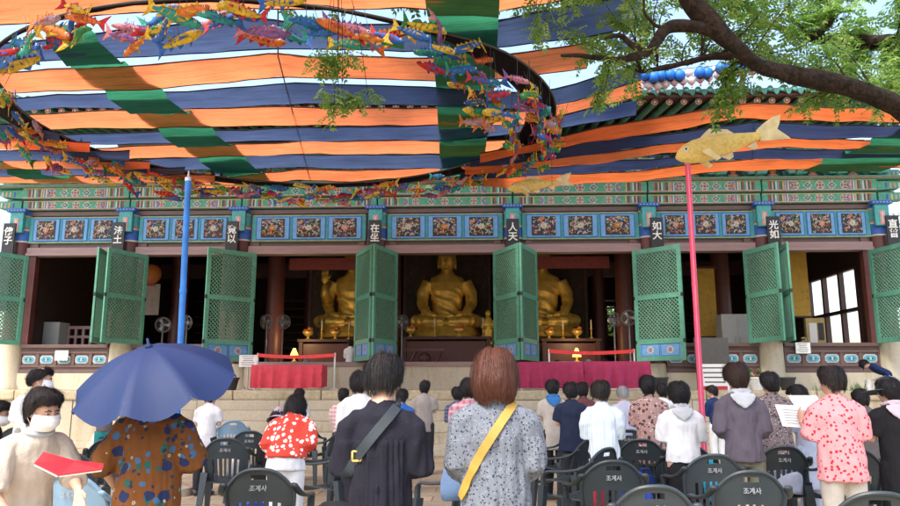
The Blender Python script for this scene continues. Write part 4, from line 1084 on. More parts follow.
# ------------------------------------------------------------------ Buddhas and the things inside the hall
def buddha_mesh():
    b = MB()
    # torso, leaning slightly; front faces -y.  Unit: metres, seated height about 3.1
    b.loft([((0, .05, .12), (.62, 0, 0), (0, .42, 0)), ((0, .05, .5), (.56, 0, 0), (0, .40, 0)), ((0, .04, .95), (.58, 0, 0), (0, .40, 0)), ((0, .02, 1.4), (.68, 0, 0), (0, .41, 0)), ((0, .02, 1.75), (.76, 0, 0), (0, .36, 0)), ((0, .03, 1.95), (.62, 0, 0), (0, .30, 0)), ((0, .02, 2.08), (.32, 0, 0), (0, .26, 0)), ((0, 0, 2.2), (.22, 0, 0), (0, .22, 0)), ((0, 0, 2.4), (.2, 0, 0), (0, .2, 0))], 22)
    b.ell((0, -.05, 2.58), (.33, .36, .42), 22, 16); b.ell((0, .02, 2.95), (.2, .2, .15), 14, 9); b.ell((0, .02, 2.78), (.35, .37, .26), 18, 10)
    for s in (-1, 1):
        b.ell((s*.34, 0, 2.5), (.045, .08, .24), 8, 8)
        b.tube([(s*.74, .03, 1.78), (s*.94, .0, 1.35), (s*.96, -.12, .92), (s*.80, -.45, .62)], [.24, .25, .22, .17], 14)
        b.tube([(s*.35, -.05, .30), (s*.95, -.35, .28), (s*1.18, -.52, .24), (s*.8, -.78, .22), (s*.1, -.86, .2)], [.34, .30, .24, .2, .16], 14)
        b.tube([(s*.80, -.45, .62), (s*.62, -.66, .50), (s*.42, -.78, .42)], [.16, .12, .1], 12)
        for k in range(4): b.tube([(s*(.42-.02*k), -.80, .40-.035*k+.05), (s*(.22), -.88, .38-.035*k+.06), (s*.06, -.90, .38-.03*k+.05)], [.035, .03, .025], 7)
        for q in range(1, 5): b.tube([(s*1.1, -.42-.05*q, .06), (s*.7, -.75-.03*q, .05+.0*q), (s*.1, -.95, .06)], .05, 7)
    b.ell((0, -.5, .16), (1.15, .5, .16), 24, 8)
    b.ell((0, -.395, 2.52), (.05, .07, .12), 8, 6); b.ell((0, -.36, 2.36), (.1, .06, .03), 8, 6); b.ell((0, -.33, 2.2), (.14, .1, .07), 8, 6)
    for s in (-1, 1): b.ell((s*.13, -.355, 2.59), (.085, .04, .035), 8, 6); b.tube([(s*.04, -.39, 2.66), (s*.14, -.385, 2.70), (s*.24, -.33, 2.66)], .018, 5)
    me = remesh(b, .024, 3)
    def fold(p):
        f = 0
        if .3 < p.z < 1.95 and p.y < .2:
            f += .017*math.sin(17*(p.z*.8+.45*p.x+.5*p.x*p.x)+2.5*noise.noise(p*1.8))*min(1, max(0, 1.6-p.z)*3)*(1 if abs(p.x) < .7 else 0)
        if abs(p.x) > .7 and p.z > .5: f += .010*math.sin(15*p.z+6*p.y+3*noise.noise(p*2))*max(0, min(1, (1.5-p.z)*3))
        if p.z < .5: f += .010*math.sin(22*p.y+12*abs(p.x))
        return f
    displace(me, fold); me.materials.append(M_GOLD); return me
BUD = buddha_mesh()
BY = 28.0
M_HAIRB = pm('buddha_hair', (.03, .03, .06), rough=.6)
def buddha(px, raised, label):
    p = PY(px, 326, BY); z = PY(447, 329, BY).z
    r = thing('buddha_statue', (p.x, BY, z), label, 'buddha statue', 'three seated Buddhas in the hall')
    r.scale = (.97, .97, 1.0); link('body', BUD, r)
    if raised:
        b = MB().m(M_GOLD); s = -1
        b.tube([(s*.95, -.2, 1.0), (s*1.0, -.55, 1.25), (s*.98, -.66, 1.65)], [.2, .16, .12], 12); b.ell((s*.98, -.68, 1.85), (.15, .07, .2), 10, 8)
        for k in range(4): b.tube([(s*(.88+.07*k), -.68, 1.98), (s*(.87+.07*k), -.69, 2.12), (s*(.87+.07*k), -.67, 2.2+.03*(k in (1, 2)))], [.035, .032, .02], 6)
        b.tube([(s*.84, -.68, 1.85), (s*.76, -.7, 1.98)], [.04, .025], 6); b.build('raised_hand', r, world=False, smooth=True)
    b = MB().m(M_HAIRB)
    for k in range(60):
        t = math.acos(1-k/60*.9); a = k*2.4; q = V((.36*math.sin(t)*math.cos(a), .03+.38*math.sin(t)*math.sin(a), 2.78+.28*math.cos(t)))
        if q.y > -.28 or q.z > 2.86: b.ell(q, (.055, .055, .05), 6, 4)
    b.build('hair_curls', r, world=False, smooth=True)
    b = MB().m(M_GOLD); n = 16                                   # lotus seat
    b.lathe((0, -.2, -.42), [(1.1, 0), (1.25, .06), (1.3, .2), (1.2, .34), (1.15, .42)], 28); b.build('lotus_seat', r, world=False, smooth=True, angle=40) 
    b = MB().m(M_DARKW); b.box((0, -.1, -.75), (3.0, 2.6, .66), bev=.03); b.m(M_DR); 
    for k in range(6): b.box((-1.2+.48*k, -1.405, -.75), (.36, .02, .4), bev=.008)
    b.m(M_DARKW); b.box((0, -.1, -1.2), (3.3, 2.8, .26), bev=.02); b.build('pedestal', r, world=False)
buddha(352, True, 'golden seated Buddha with raised hand, leftmost of three, half hidden by open door')
buddha(447, False, 'largest looking golden Buddha seated in the middle bay, framed by open doors')
buddha(543, False, 'golden seated Buddha, rightmost of three, half hidden by a door leaf')
pb = PY(488, 330, 27); r = thing('small_buddha', (pb.x, 27, PY(447, 345, 27).z), 'small golden standing figure just left of the right Buddha', 'statue')
b = MB().m(M_GOLD); b.loft([((0, 0, 0), (.2, 0, 0), (0, .16, 0)), ((0, 0, .4), (.17, 0, 0), (0, .13, 0)), ((0, 0, .75), (.2, 0, 0), (0, .13, 0)), ((0, 0, .95), (.13, 0, 0), (0, .1, 0)), ((0, 0, 1.02), (.06, 0, 0), (0, .06, 0))], 14); b.ell((0, 0, 1.14), (.1, .1, .13), 12, 8)
for s in (-1, 1): b.tube([(s*.17, 0, .88), (s*.22, -.06, .62), (s*.08, -.16, .62)], [.06, .055, .04], 8)
me = remesh(b, .018, 2); me.materials.append(M_GOLD); link('body', me, r)
b = MB().m(M_DARKW); b.lathe((0, 0, -.9), [(.34, 0), (.34, .08), (.22, .16), (.22, .7), (.34, .82), (.34, .9)], 16); b.build('pedestal', r, world=False, smooth=True, angle=40)
# dark painted screens behind the Buddhas
M_SCREEN = pm('altar_painting', (.05, .028, .02), rough=.6, var=.5, scale=3, pattern=pat_spots([(3.5, 0, .22, (.12, .05, .03), .6), (6, 0, .2, (.03, .06, .05), .5)]))
for i, px in enumerate((352, 447, 543)):
    p = PY(px, 300, 29.6); t = thing('altar_screen', (p.x, 29.6, 3.2), 'dark painted altar screen behind the %s golden Buddha' % ('left', 'middle', 'right')[i], 'screen', 'altar screens')
    b = MB().m(M_SCREEN); b.box((p.x, 29.6, 5.3), (3.3, .06, 4.2)); b.build('painting', t)
    b = MB().m(M_DARKW)
    for s in (-1, 1): b.box((p.x+s*1.7, 29.6, 5.3), (.14, .14, 4.4), bev=.02)
    for z in (3.15, 7.45): b.box((p.x, 29.6, z), (3.54, .14, .14), bev=.02)
    b.build('frame', t)
# altar tables with offerings
for i, (xa, xb, yy, h) in enumerate(((300, 358, 25.6, .95), (402, 492, 25.2, 1.0), (540, 600, 25.6, .95))):
    x0, x1 = PY(xa, 340, yy).x, PY(xb, 340, yy).x; t = thing('altar_table', ((x0+x1)/2, yy, Z_SILL), 'dark wooden offering table before the %s Buddha' % ('left', 'middle', 'right')[i], 'altar table', 'altar tables')
    b = MB().m(M_DARKW); b.bx(x0, x1, yy-.4, yy+.4, Z_SILL+h-.1, Z_SILL+h, bev=.015); b.build('table_top', t)
    for sx in (x0+.12, x1-.12):
        for sy in (-.3, .3): b = MB().m(M_DARKW); b.bx(sx-.07, sx+.07, yy+sy-.07, yy+sy+.07, Z_SILL-.03, Z_SILL+h-.1, bev=.01); b.build('leg', t)
    b = MB().m(M_COL); b.bx(x0+.2, x1-.2, yy-.34, yy-.30, Z_SILL+.12, Z_SILL+h-.16, bev=.01); b.build('apron', t)
    for k in range(4):
        x = lerp(x0+.3, x1-.3, k/3); kind = k % 2
        o = thing('candlestick' if kind else 'offering_bowl', (x, yy-.1, Z_SILL+h), '%s, %s from the left on the %s altar table' % (('brass candlestick with white candle' if kind else 'brass offering bowl heaped with fruit'), ORD[k], ('left', 'middle', 'right')[i]), 'candlestick' if kind else 'bowl', 'altar offerings')
        b = MB().m(M_GOLD)
        if kind:
            b.lathe((0, 0, 0), [(.09, 0), (.08, .03), (.025, .06), (.02, .3), (.05, .33), (.05, .35), (.02, .36)], 12); b.build('stick', o, world=False, smooth=True); b = MB().m(M_PAPER); b.lathe((0, 0, .36), [(.022, 0), (.022, .28), (.004, .3)], 10); b.build('candle', o, world=False, smooth=True)
        else:
            b.lathe((0, 0, 0), [(.09, 0), (.1, .02), (.04, .05), (.04, .1), (.15, .16), (.2, .26), (.19, .27)], 14); b.build('bowl', o, world=False, smooth=True)
            b = MB().m(M_DO)
            for q in range(9): b.ell((.1*math.cos(q*.9), .1*math.sin(q*.9), .3+.07*(q > 5)), (.07, .07, .065), 8, 6)
            b.build('fruit', o, world=False, smooth=True)
# the two lit table lamps
M_LAMP = pm('lamp_shade_lit', (.8, .5, .15), rough=.6, emit=((1, .5, .12), .75))
for i, (px, py) in enumerate(((294, 372), (577, 362))):
    yy = 24.2; p = PY(px, 362, yy); z0 = PY(px, 362, yy).z
    t = thing('table_lamp', (p.x, yy, z0), 'small lit golden table lamp in the %s bay' % ('left middle', 'right middle')[i], 'lamp', 'lit table lamps')
    b = MB().m(M_GOLD); b.lathe((0, 0, 0), [(.1, 0), (.09, .03), (.03, .06), (.03, .2)], 12); b.build('lamp_foot', t, world=False, smooth=True)
    b = MB().m(M_LAMP); b.lathe((0, 0, .16), [(.15, 0), (.14, .05), (.09, .17), (.05, .25), (.04, .28)], 16); b.build('lamp_shade', t, world=False, smooth=True)
    st = thing('lamp_stand', (p.x, yy, Z_SILL), 'dark wooden stand under the lit lamp in the %s bay' % ('left middle', 'right middle')[i], 'stand'); b = MB().m(M_DARKW); b.box((p.x, yy, z0-.03), (.6, .4, .06), bev=.01); b.build('top', st)
    for s in (-1, 1): b = MB().m(M_DARKW); b.box((p.x+s*.24, yy, (Z_SILL+z0)/2-.03), (.06, .3, z0-Z_SILL-.06)); b.build('leg', st)
    L = bpy.data.lights.new('lamp_bulb', 'POINT'); L.energy = 14; L.color = (1, .65, .3); L.shadow_soft_size = .12
    o = bpy.data.objects.new('lamp_bulb', L); C.objects.link(o); o.parent = t; o.location = (0, -.1, .75)
# cabinets, screens, fans seen in the outer bays
M_CAB = pm('cabinet', (.42, .45, .44), rough=.4, var=.06); M_CABD = pm('cabinet_dark', (.18, .20, .24), rough=.4)
def cabinet(px0, px1, pyt, yy, label, mat):
    x0, x1, z1 = PY(px0, 330, yy).x, PY(px1, 330, yy).x, PY((px0+px1)/2, pyt, yy).z
    t = thing('cabinet', ((x0+x1)/2, yy, Z_SILL), label, 'cabinet'); b = MB().m(mat); b.bx(x0, x1, yy, yy+.6, Z_SILL-.03, z1, bev=.02); b.build('body', t)
    for k in range(2): b = MB().m(mat); xa = lerp(x0, x1, k/2); b.bx(xa+.02, xa+(x1-x0)/2-.02, yy-.02, yy-.002, Z_SILL+.1, z1-.06, bev=.008); d = b.build('door', t); b = MB().m(M_STEEL); b.box((xa+(x1-x0)*(.42 if k == 0 else .08), yy-.035, (Z_SILL+z1)/2), (.03, .02, .16)); h_ = b.build('handle', t); h_.parent = d
cabinet(28, 59, 322, 22.4, 'pale grey cabinet standing inside the leftmost bay', M_CAB)
cabinet(722, 752, 314, 22.6, 'white cabinet standing inside the bay right of the pink pole', M_CAB)
yy = 22.9                                                      # wooden rail in the leftmost bay
xa, xb = PY(60, 330, yy).x, PY(92, 330, yy).x; z1 = PY(76, 326, yy).z
t = thing('wooden_rail', ((xa+xb)/2, yy, Z_SILL), 'red brown wooden fret rail inside the leftmost bay', 'rail'); b = MB().m(M_LINTEL)
b.bx(xa, xb, yy, yy+.06, z1-.1, z1, bev=.01); b.bx(xa, xb, yy+.005, yy+.055, z1-.38, z1-.3); b.bx(xa, xb, yy+.005, yy+.055, Z_SILL, Z_SILL+.1)
for k in range(5): x = lerp(xa+.04, xb-.04, k/4); b.bx(x-.04, x+.04, yy+.002, yy+.058, Z_SILL, z1-.09)
b.build('rail', t)
t = thing('calligraphy_screen', (PY(52, 290, 25.5).x, 25.5, Z_SILL), 'dark folding screen with pale brush writing in the leftmost bay', 'screen'); cx = t.location.x
b = MB().m(M_BOARD); b.box((cx, 25.5, 4.2), (2.6, .06, 4.2), bev=.01); b.build('board', t)
for k, s_ in enumerate(('無上甚深微妙', '百千萬劫難遭', '我今聞見得受')):
    me = text_mesh('\n'.join(s_), .42, .003, .004); me.transform(RX90); me.materials.append(pm('chalk', (.25, .26, .25), rough=.8)); o = link('brush_writing', me, t); o.location = (-.75+.75*k, -.04, 2.15)
M_YEL = pm('yellow_cloth', (.62, .38, .06), rough=.7, var=.15, pattern=pat_spots([(7, .1, .22, (.45, .22, .03), .6)])); 
for i, (x0, x1, y0, y1, yy) in enumerate(((697, 716, 268, 336, 24.0), (788, 810, 250, 316, 23.2))):
    a, c_ = PY(x0, 300, yy).x, PY(x1, 300, yy).x; z1, z0 = PY(800, y0, yy).z, PY(800, y1, yy).z
    t = thing('wall_hanging', ((a+c_)/2, yy, z0), 'golden yellow cloth panel in the %s' % ('bay right of the pink pole', 'rightmost bay')[i], 'hanging', 'yellow panels inside the hall'); b = MB().m(M_YEL); b.bx(a, c_, yy, yy+.03, z0, z1)
    b.build('cloth', t); b = MB().m(M_DARKW); b.bx(a-.06, c_+.06, yy-.02, yy+.05, z1, z1+.07); b.bx(a-.03, c_+.03, yy-.02, yy+.05, z0-.05, z0); b.build('rod', t)
t = thing('wall_hanging', (PY(151, 300, 24).x, 24, 3), 'pale hanging banner with orange top inside the second bay', 'hanging'); x = t.location.x
b = MB().m(pm('banner_pale', (.33, .27, .24), rough=.8)); b.bx(x-.32, x+.28, 24, 24.03, PY(151, 315, 24).z, PY(151, 284, 24).z); b.m(M_DO); b.ell((x-.02, 24.0, PY(151, 274, 24).z), (.3, .25, .34), 14, 9); b.m(M_DR); b.bx(x-.3, x+.1, 23.97, 24.0, PY(151, 286, 24).z, PY(151, 282, 24).z+.1); b.build('banner', t, smooth=False)
t = thing('notice_case', (PY(816, 330, 22.6).x, 22.6, Z_SILL), 'small wooden case with papers on the sill of the rightmost bay', 'case'); x = t.location.x
b = MB().m(M_DY); b.bx(x-.28, x+.28, 22.6, 22.75, 2.5, 3.45, bev=.01); b.m(M_PAPER); b.bx(x-.2, x+.02, 22.58, 22.597, 2.65, 3.3); b.m(M_INK); b.bx(x+.06, x+.22, 22.58, 22.597, 2.8, 3.3); b.build('case', t)
M_FAN = pm('fan_grey', (.22, .22, .21), rough=.4)
def fan(px, py, yy, rz, label):
    p = PY(px, py, yy); t = thing('standing_fan', (p.x, yy, Z_SILL), label, 'fan', 'standing fans in the hall', rz); h = p.z-Z_SILL
    b = MB().m(M_FAN); b.lathe((0, 0, 0), [(.22, 0), (.22, .03), (.05, .06), (.025, .1), (.022, h-.05)], 14); b.build('stand', t, world=False, smooth=True, angle=40)
    b = MB().m(M_FAN); b.tube([(0, .16, h), (0, -.02, h)], [.07, .06], 12); b.build('motor', t, world=False, smooth=True)
    b = MB().m(M_FAN)
    for yo, rr in ((-.10, .2), (-.02, .23), (.04, .2)): b.tube([(rr*math.cos(q*math.pi/10), yo, h+rr*math.sin(q*math.pi/10)) for q in range(21)], .008, 4)
    for q in range(14): a = q*math.pi/7; b.tube([(0, -.13, h), (.2*math.cos(a), -.10, h+.2*math.sin(a)), (.23*math.cos(a), -.02, h+.23*math.sin(a))], .005, 4)
    b.build('grille', t, world=False); b = MB().m(M_CAB)
    for q in range(3): a = q*2.09; b.prism([(0, -.06, h), (.18*math.cos(a-.3), -.05, h+.18*math.sin(a-.3)), (.19*math.cos(a+.3), -.07, h+.19*math.sin(a+.3))], (0, .006, 0))
    b.build('blades', t, world=False)
fan(163, 325, 21.9, .5, 'grey standing fan in the second bay left of the blue pole'); fan(187, 323, 22.2, -.6, 'grey standing fan in the second bay right of the blue pole')
fan(267, 322, 22.0, -.7, 'grey standing fan at the left jamb of the left middle bay'); fan(283, 322, 22.4, 1.0, 'grey standing fan beside the inner red column of the left middle bay')
fan(614, 320, 22.4, .8, 'grey standing fan before the rear window'); fan(629, 318, 21.9, -.4, 'grey standing fan at the right jamb of the right middle bay'); fan(402, 322, 23, .9, 'grey standing fan left of the central Buddha')
# kick-drum stand in the centre bay
t = thing('drum_stand', (PY(428, 352, 23.2).x, 23.2, Z_SILL), 'reddish wooden gong frame on the floor of the centre bay', 'stand'); x = t.location.x; b = MB().m(M_COL)
for s in (-1, 1): b.tube([(x+s*.4-.2, 23.2, Z_SILL-.02), (x+s*.4+.05, 23.2, Z_SILL+.5)], .05, 8)
b.bx(x-.75, x+.5, 23.15, 23.25, Z_SILL+.42, Z_SILL+.52, bev=.01); b.build('frame', t); b = MB().m(M_DARKW); b.ell((x-.1, 23.2, Z_SILL+.2), (.2, .2, .2), 12, 8); b.build('gong', t, smooth=True)
# ------------------------------------------------------------------ tables under red cloth, red tape barriers, notices
M_RED = cloth('table_cloth_red', (.62, .07, .10), bump=.2); M_MAG = cloth('table_cloth_crimson', (.36, .04, .105), bump=.2)
def cloth_table(px0, px1, pyt, yy, mat, label):
    x0, x1 = PY(px0, 376, yy).x, PY(px1, 376, yy).x; z1 = PY((px0+px1)/2, pyt, yy).z; w_ = x1-x0
    t = thing('folding_table', ((x0+x1)/2, yy, TZ), label, 'table', 'cloth covered tables on the terrace')
    b = MB().m(M_CAB); b.bx(x0+.02, x1-.02, yy+.02, yy+.62, z1-.04, z1-.008); b.build('table_top', t)
    for sx in (x0+.1, x1-.1):
        for sy in (.1, .54): b = MB().m(M_STEEL); b.tube([(sx, yy+sy, TZ), (sx, yy+sy, z1-.04)], .015, 6); b.build('leg', t)
    b = MB().m(mat); n = 60; rows = []
    prof = [('b', .64, 0), ('t', .62, z1), ('t', .3, z1), ('t', .0, z1+.002)]
    def colv(i):
        u = i/n; x = lerp(x0, x1, u); r = []
        r.append(V((x, yy+.64, TZ+.1))); r.append(V((x, yy+.63, z1))); r.append(V((x, yy+.02, z1+.003)))
        for k in range(7):
            v = (k+1)/7; z = lerp(z1, TZ+.05, v)
            fold = .06*v*(math.sin(u*w_*19+3.5*noise.noise(V((u*7, z1, px0))))+.6*noise.noise(V((u*w_*5, v*1.5, px0*.1))))
            r.append(V((x+.03*v*noise.noise(V((u*6, v*2, 7))), yy-.02-.03*v+fold, z-.02*noise.noise(V((u*4, 1, 2)))*v)))
        return r
    G = [[b.bm.verts.new(p) for p in colv(i)] for i in range(n+1)]
    for A, B in zip(G, G[1:]):
        for k in range(len(A)-1): b.f([A[k], B[k], B[k+1], A[k+1]])
    for g_ in (G[0], G[-1]): b.f([g_[0], g_[1], g_[2], g_[5], g_[9]])
    o = b.build('table_cloth', t, smooth=True, angle=50)
    return x0, x1, z1
cloth_table(251, 322, 365, 18.4, M_RED, 'low table under bright red cloth at the left of the terrace')
cloth_table(519, 583.5, 362, 18.4, M_MAG, 'low table under crimson cloth, left one of the right pair')
cloth_table(584, 651, 361.5, 18.45, M_MAG, 'low table under crimson cloth, right one of the right pair')
for i, (pa, pb_, py) in enumerate(((258, 335, 355), (549, 634, 351))):
    yy = 19.6; t = thing('tape_barrier', (PY(pa, py, yy).x, yy, TZ), 'red tape barrier on white posts behind the %s' % ('bright red table', 'crimson tables')[i], 'barrier', 'red tape barriers'); xa, xb = PY(pa, py, yy).x, PY(pb_, py, yy).x; z1 = PY((pa+pb_)/2, py, yy).z
    for x in (xa, xb): b = MB().m(M_WHITE); b.tube([(x, yy, TZ), (x, yy, z1+.05)], .025, 8); b.lathe((x, yy, TZ), [(.13, 0), (.13, .03), (.03, .05)], 12); b.build('post', t, smooth=True, angle=40)
    b = MB().m(pm('red_tape', (.8, .03, .03), rough=.4))
    n = 12; L = [[(lerp(xa, xb, k/n), yy-.03, z1+dz-.05*math.sin(math.pi*k/n)) for k in range(n+1)] for dz in (.04, -.05)]
    for k in range(n): b.f([b.bm.verts.new(p) for p in (L[0][k], L[0][k+1], L[1][k+1], L[1][k])])
    b.build('tape', t)
def notice(px, py, w_, h_, yy, label, big=False):
    p = PY(px, py, yy); t = thing('notice_sheet', p, label, 'notice'); b = MB().m(M_PAPER); b.box((0, 0, 0), (w_, .012, h_)); b.build('sheet', t, world=False)
    b = MB().m(M_INK)
    for k in range(5 if not big else 4): b.box((random.uniform(-.03, .03)*w_, -.0075, h_*(.36-.17*k)), (w_*random.uniform(.5, .82), .002, h_*.045))
    if big: b.m(M_INKR).box((0, -.0075, -h_*.36), (w_*.85, .002, h_*.14))
    b.build('printed_lines', t, world=False); return t
notice(61.5, 355.5, .38, .28, 20.96, 'white printed notice on the low wall of the leftmost bay')
notice(803, 348, .40, .30, 20.96, 'white printed notice on the low wall of the rightmost bay')
n_ = notice(248, 361, .46, .30, 18.9, 'white printed notice on a stand left of the red table')
b = MB().m(M_STEEL); b.tube([(0, .03, -.1), (0, .06, TZ-n_.location.z)], .02, 8); b.lathe((0, .06, TZ-n_.location.z), [(.16, 0), (.16, .02), (.02, .04)], 12); b.build('stand', n_, world=False)
t = notice(714, 378, .72, .66, 18.2, 'white placard with red line on the terrace beside the pink pole', True)
b = MB().m(M_STEEL); b.tube([(-.2, .02, 0), (-.2, .2, TZ-t.location.z)], .015, 6); b.tube([(.2, .02, 0), (.2, .2, TZ-t.location.z)], .015, 6); b.build('stand', t, world=False)
p = PY(713, 355, 20.5); t = thing('display_panel', (p.x, 20.5, TZ), 'dark grey panel leaning on the low wall right of the pink pole', 'panel'); b = MB().m(pm('panel_grey', (.06, .055, .05), rough=.5)); b.box((p.x, 20.6, p.z), (.92, .05, .95), Matrix.Rotation(-.08, 3, 'X'), bev=.008); b.build('panel', t); b = MB().m(M_DARKW); 
for s in (-1, 1): b.box((p.x+s*.4, 20.62, (TZ+p.z-.4)/2), (.06, .06, p.z-.4-TZ))
b.build('legs', t)
# pots on the terrace
M_POT = pm('pot_black', (.03, .03, .03), rough=.5); M_POTW = pm('pot_white', (.7, .7, .68), rough=.5); M_PLANT = pm('plant_green', (.06, .2, .04), rough=.6)
for i, (px, py, kind, lab) in enumerate(((756, 384, 0, 'flower pot with red blossoms on the terrace edge'), (787, 382, 1, 'black pot on the terrace edge, left of the rightmost stair'), (660, 380, 1, 'dark pot on the terrace beside the crimson tables'), (231, 378, 1, 'dark pot behind the blue umbrella on the terrace'))):
    p = PY(px, py, 18.2); t = thing('flower_pot', (p.x, 18.2, TZ), lab, 'pot'); b = MB().m(M_POT if kind else M_POTW); b.lathe((0, 0, 0), [(.13, 0), (.19, .26), (.21, .27), (.21, .31), (.18, .31), (.16, .27)], 16); b.build('pot', t, world=False, smooth=True, angle=40)
    b = MB().m(M_SOIL); b.lathe((0, 0, .25), [(.17, 0), (.15, .02)], 12); b.build('soil', t, world=False)
    if not kind:
        b = MB()
        for k in range(26):
            a = k*2.4; r = .05+.13*random.random(); z = .3+.2*random.random(); b.m(M_PLANT).tube([(0, 0, .27), (r*.5*math.cos(a), r*.5*math.sin(a), z*.8), (r*math.cos(a), r*math.sin(a), z)], .006, 4); b.m(M_DR if k % 2 else M_PLANT).ell((r*math.cos(a), r*math.sin(a), z), (.04, .04, .03), 7, 5)
        b.build('flowers', t, world=False)
for i, (px, w_) in enumerate(((845, .5), (858, .35), (825, .3))):
    p = PY(px, 388, 18.3); t = tag(None or thing('grass_tuft', (p.x, 18.3, TZ), 'small green weed tuft on the terrace, %s one left of the crouching person' % ORD[i], 'plant', 'weed tufts on the terrace')); b = MB().m(M_PLANT)
    for k in range(40): a = random.uniform(0, 6.3); r = random.uniform(0, w_); b.tube([(r*math.cos(a), r*.3*math.sin(a), -.01), (r*math.cos(a)+random.uniform(-.05, .05), r*.3*math.sin(a), random.uniform(.06, .22))], [.008, .002], 4)
    b.build('blades', t, world=False)

# ------------------------------------------------------------------ plastic armchairs
M_CH = pm('chair_plastic', (.032, .045, .052), rough=.42, var=.12, scale=5, bump=.05, bscale=120, rnd=.5); M_CHB = pm('chair_plastic_blue', (.22, .36, .50), rough=.42, var=.12, scale=5)
M_LET = pm('chair_lettering', (.30, .31, .31), rough=.6)
def chair_meshes(mat):
    """faces +y (back towards -y); width .58, back top .86"""
    out = []
    def solid(b, th):
        bmesh.ops.recalc_face_normals(b.bm, faces=b.bm.faces); bmesh.ops.solidify(b.bm, geom=list(b.bm.faces), thickness=th)
    # backrest: curved shell with slots
    b = MB().m(mat); nu, nv = 40, 26; G = []
    def bp(u, v):
        z = .40+.46*v; w_ = .20+.045*v-.13*max(0, v-.72)**2/.08*.45
        top = .86-.085*abs(u)**2.6; z = .40+(top-.40)*v
        return V((u*w_, -.22-.10*v+.075*(u*u)*(1-.3*v), z))
    for j in range(nv+1): G.append([b.bm.verts.new(bp(-1+2*i/nu, j/nv)) for i in range(nu+1)])
    for j in range(nv):
        for i in range(nu):
            slot = 2 <= j <= 13 and i in (7, 8, 12, 13, 17, 18, 21, 22, 26, 27, 31, 32)
            hand = 22 <= j <= 23 and 15 <= i <= 24
            if not slot and not hand: b.f([G[j][i], G[j][i+1], G[j+1][i+1], G[j+1][i]])
    for v in [v for v in b.bm.verts if not v.link_faces]: b.bm.verts.remove(v)
    solid(b, .011)
    rim = [bp(-1, j/12) for j in range(13)]+[bp(-1+2*i/16, 1) for i in range(1, 17)]+[bp(1, 1-j/12) for j in range(1, 13)]
    b.tube([p+V((0, -.004, 0)) for p in rim], .013, 7); out.append(('backrest', b.mesh('backrest', smooth=True, angle=35)))
    b = MB().m(mat); n = 14; G = []
    for j in range(n+1):
        v = j/n; y = -.225+.45*v
        G.append([b.bm.verts.new(V(((-1+2*i/n)*(.205+.03*v), y, .415+.03*v-.02*(1-(2*i/n-1)**2)-(.05*max(0, v-.85)/.15 if v > .85 else 0)))) for i in range(n+1)])
    for j in range(n):
        for i in range(n): 
            if not (4 <= j <= 9 and i % 3 == 1 and 3 < i < 12): b.f([G[j][i], G[j][i+1], G[j+1][i+1], G[j+1][i]])
    solid(b, .012); out.append(('seat', b.mesh('seat', smooth=True, angle=35)))
    for s in (-1, 1):
        b = MB().m(mat)
        path = smooth_path([(s*.235, -.30, .76), (s*.268, -.20, .69), (s*.278, .0, .655), (s*.278, .15, .645), (s*.268, .215, .60), (s*.262, .225, .5)], 5)
        b.loft([(p, V((.028, 0, 0)), (V((0, .004, .013)) if k < len(path)*.72 else V((0, .02, .0)))) for k, p in enumerate(path)], 10); out.append(('armrest', b.mesh('armrest', smooth=True)))
        for f, (xt, yt, xb, yb, zt) in enumerate(((s*.262, .222, s*.275, .265, .52), (s*.215, -.235, s*.255, -.33, .50))):
            b = MB().m(mat); secs = []
            for k in range(6):
                t = k/5; c = V((lerp(xt, xb, t), lerp(yt, yb, t), lerp(zt, 0, t))); r = lerp(.036, .022, t); secs.append([c+V((r, r*.9, 0)), c+V((-r, r*.9, 0)), c+V((-r, -r*.9, 0)), c+V((r, -r*.9, 0))])
            b.rings(secs); out.append(('leg', b.mesh('leg')))
    return out
CHM = {False: chair_meshes(M_CH), True: chair_meshes(M_CHB)}
lm = text_mesh('조계사', .043, .0015, .0006); lm.transform(RX90); lm.materials.append(M_LET)
CHAIRS = []
def chair(px, py, label, rz=0, blue=False, Y=None, text=True):
    Y = Y or FPX*.54/(py-387.5); p = PY(px, py, Y+.0)
    t = thing('plastic_chair', (p.x, Y+.3, 0), label, 'chair', 'plastic armchairs facing the hall', math.radians(rz))
    for nm, me in CHM[blue]: link(nm, me, t)
    if text: o = link('lettering', lm, t); o.location = (0, -.311, .735); o.rotation_euler = (-.21, 0, 0)
    CHAIRS.append(t); return t
chair(80, 472, 'light blue plastic armchair beside the woman with the red book', -12, True)
chair(257, 466, 'dark plastic armchair directly below the person in red flowered blouse', 3)
chair(222, 437, 'dark plastic armchair just right of the brown flowered dress, second row', 8)
chair(248, 430, 'dark plastic armchair left of the person in red flowered blouse', 4)
chair(227, 420, 'small bluish chair far right of the blue umbrella, near the steps', 20, True)
chair(328, 441, 'dark plastic armchair at the left elbow of the navy dress', 62)
chair(324, 427, 'dark plastic armchair behind the one at the navy dress, farther off', 60)
chair(459, 455, 'dark plastic armchair half hidden left of the grey speckled dress', 40)
chair(556, 430, 'dark plastic armchair behind the navy shirt, turned sideways', 50)
chair(568, 437, 'dark plastic armchair turned sideways in front of the navy shirt', 52)
chair(583, 446, 'dark plastic armchair turned sideways at left of the striped shirt', 48)
chair(610, 457, 'dark plastic armchair with white lettering directly behind the striped shirt', 4)
chair(652, 480, 'nearest dark plastic armchair, white lettering, in the bottom row right of centre', 2)
chair(645, 437, 'dark plastic armchair below the brown leaf patterned blouse', -8)
chair(690, 443, 'dark plastic armchair below the white blouse and black skirt', -4)
chair(712, 451, 'dark plastic armchair with cyan bag left of the olive trousers', 2)
chair(750, 466, 'dark plastic armchair with white lettering behind the olive trousers', 0)
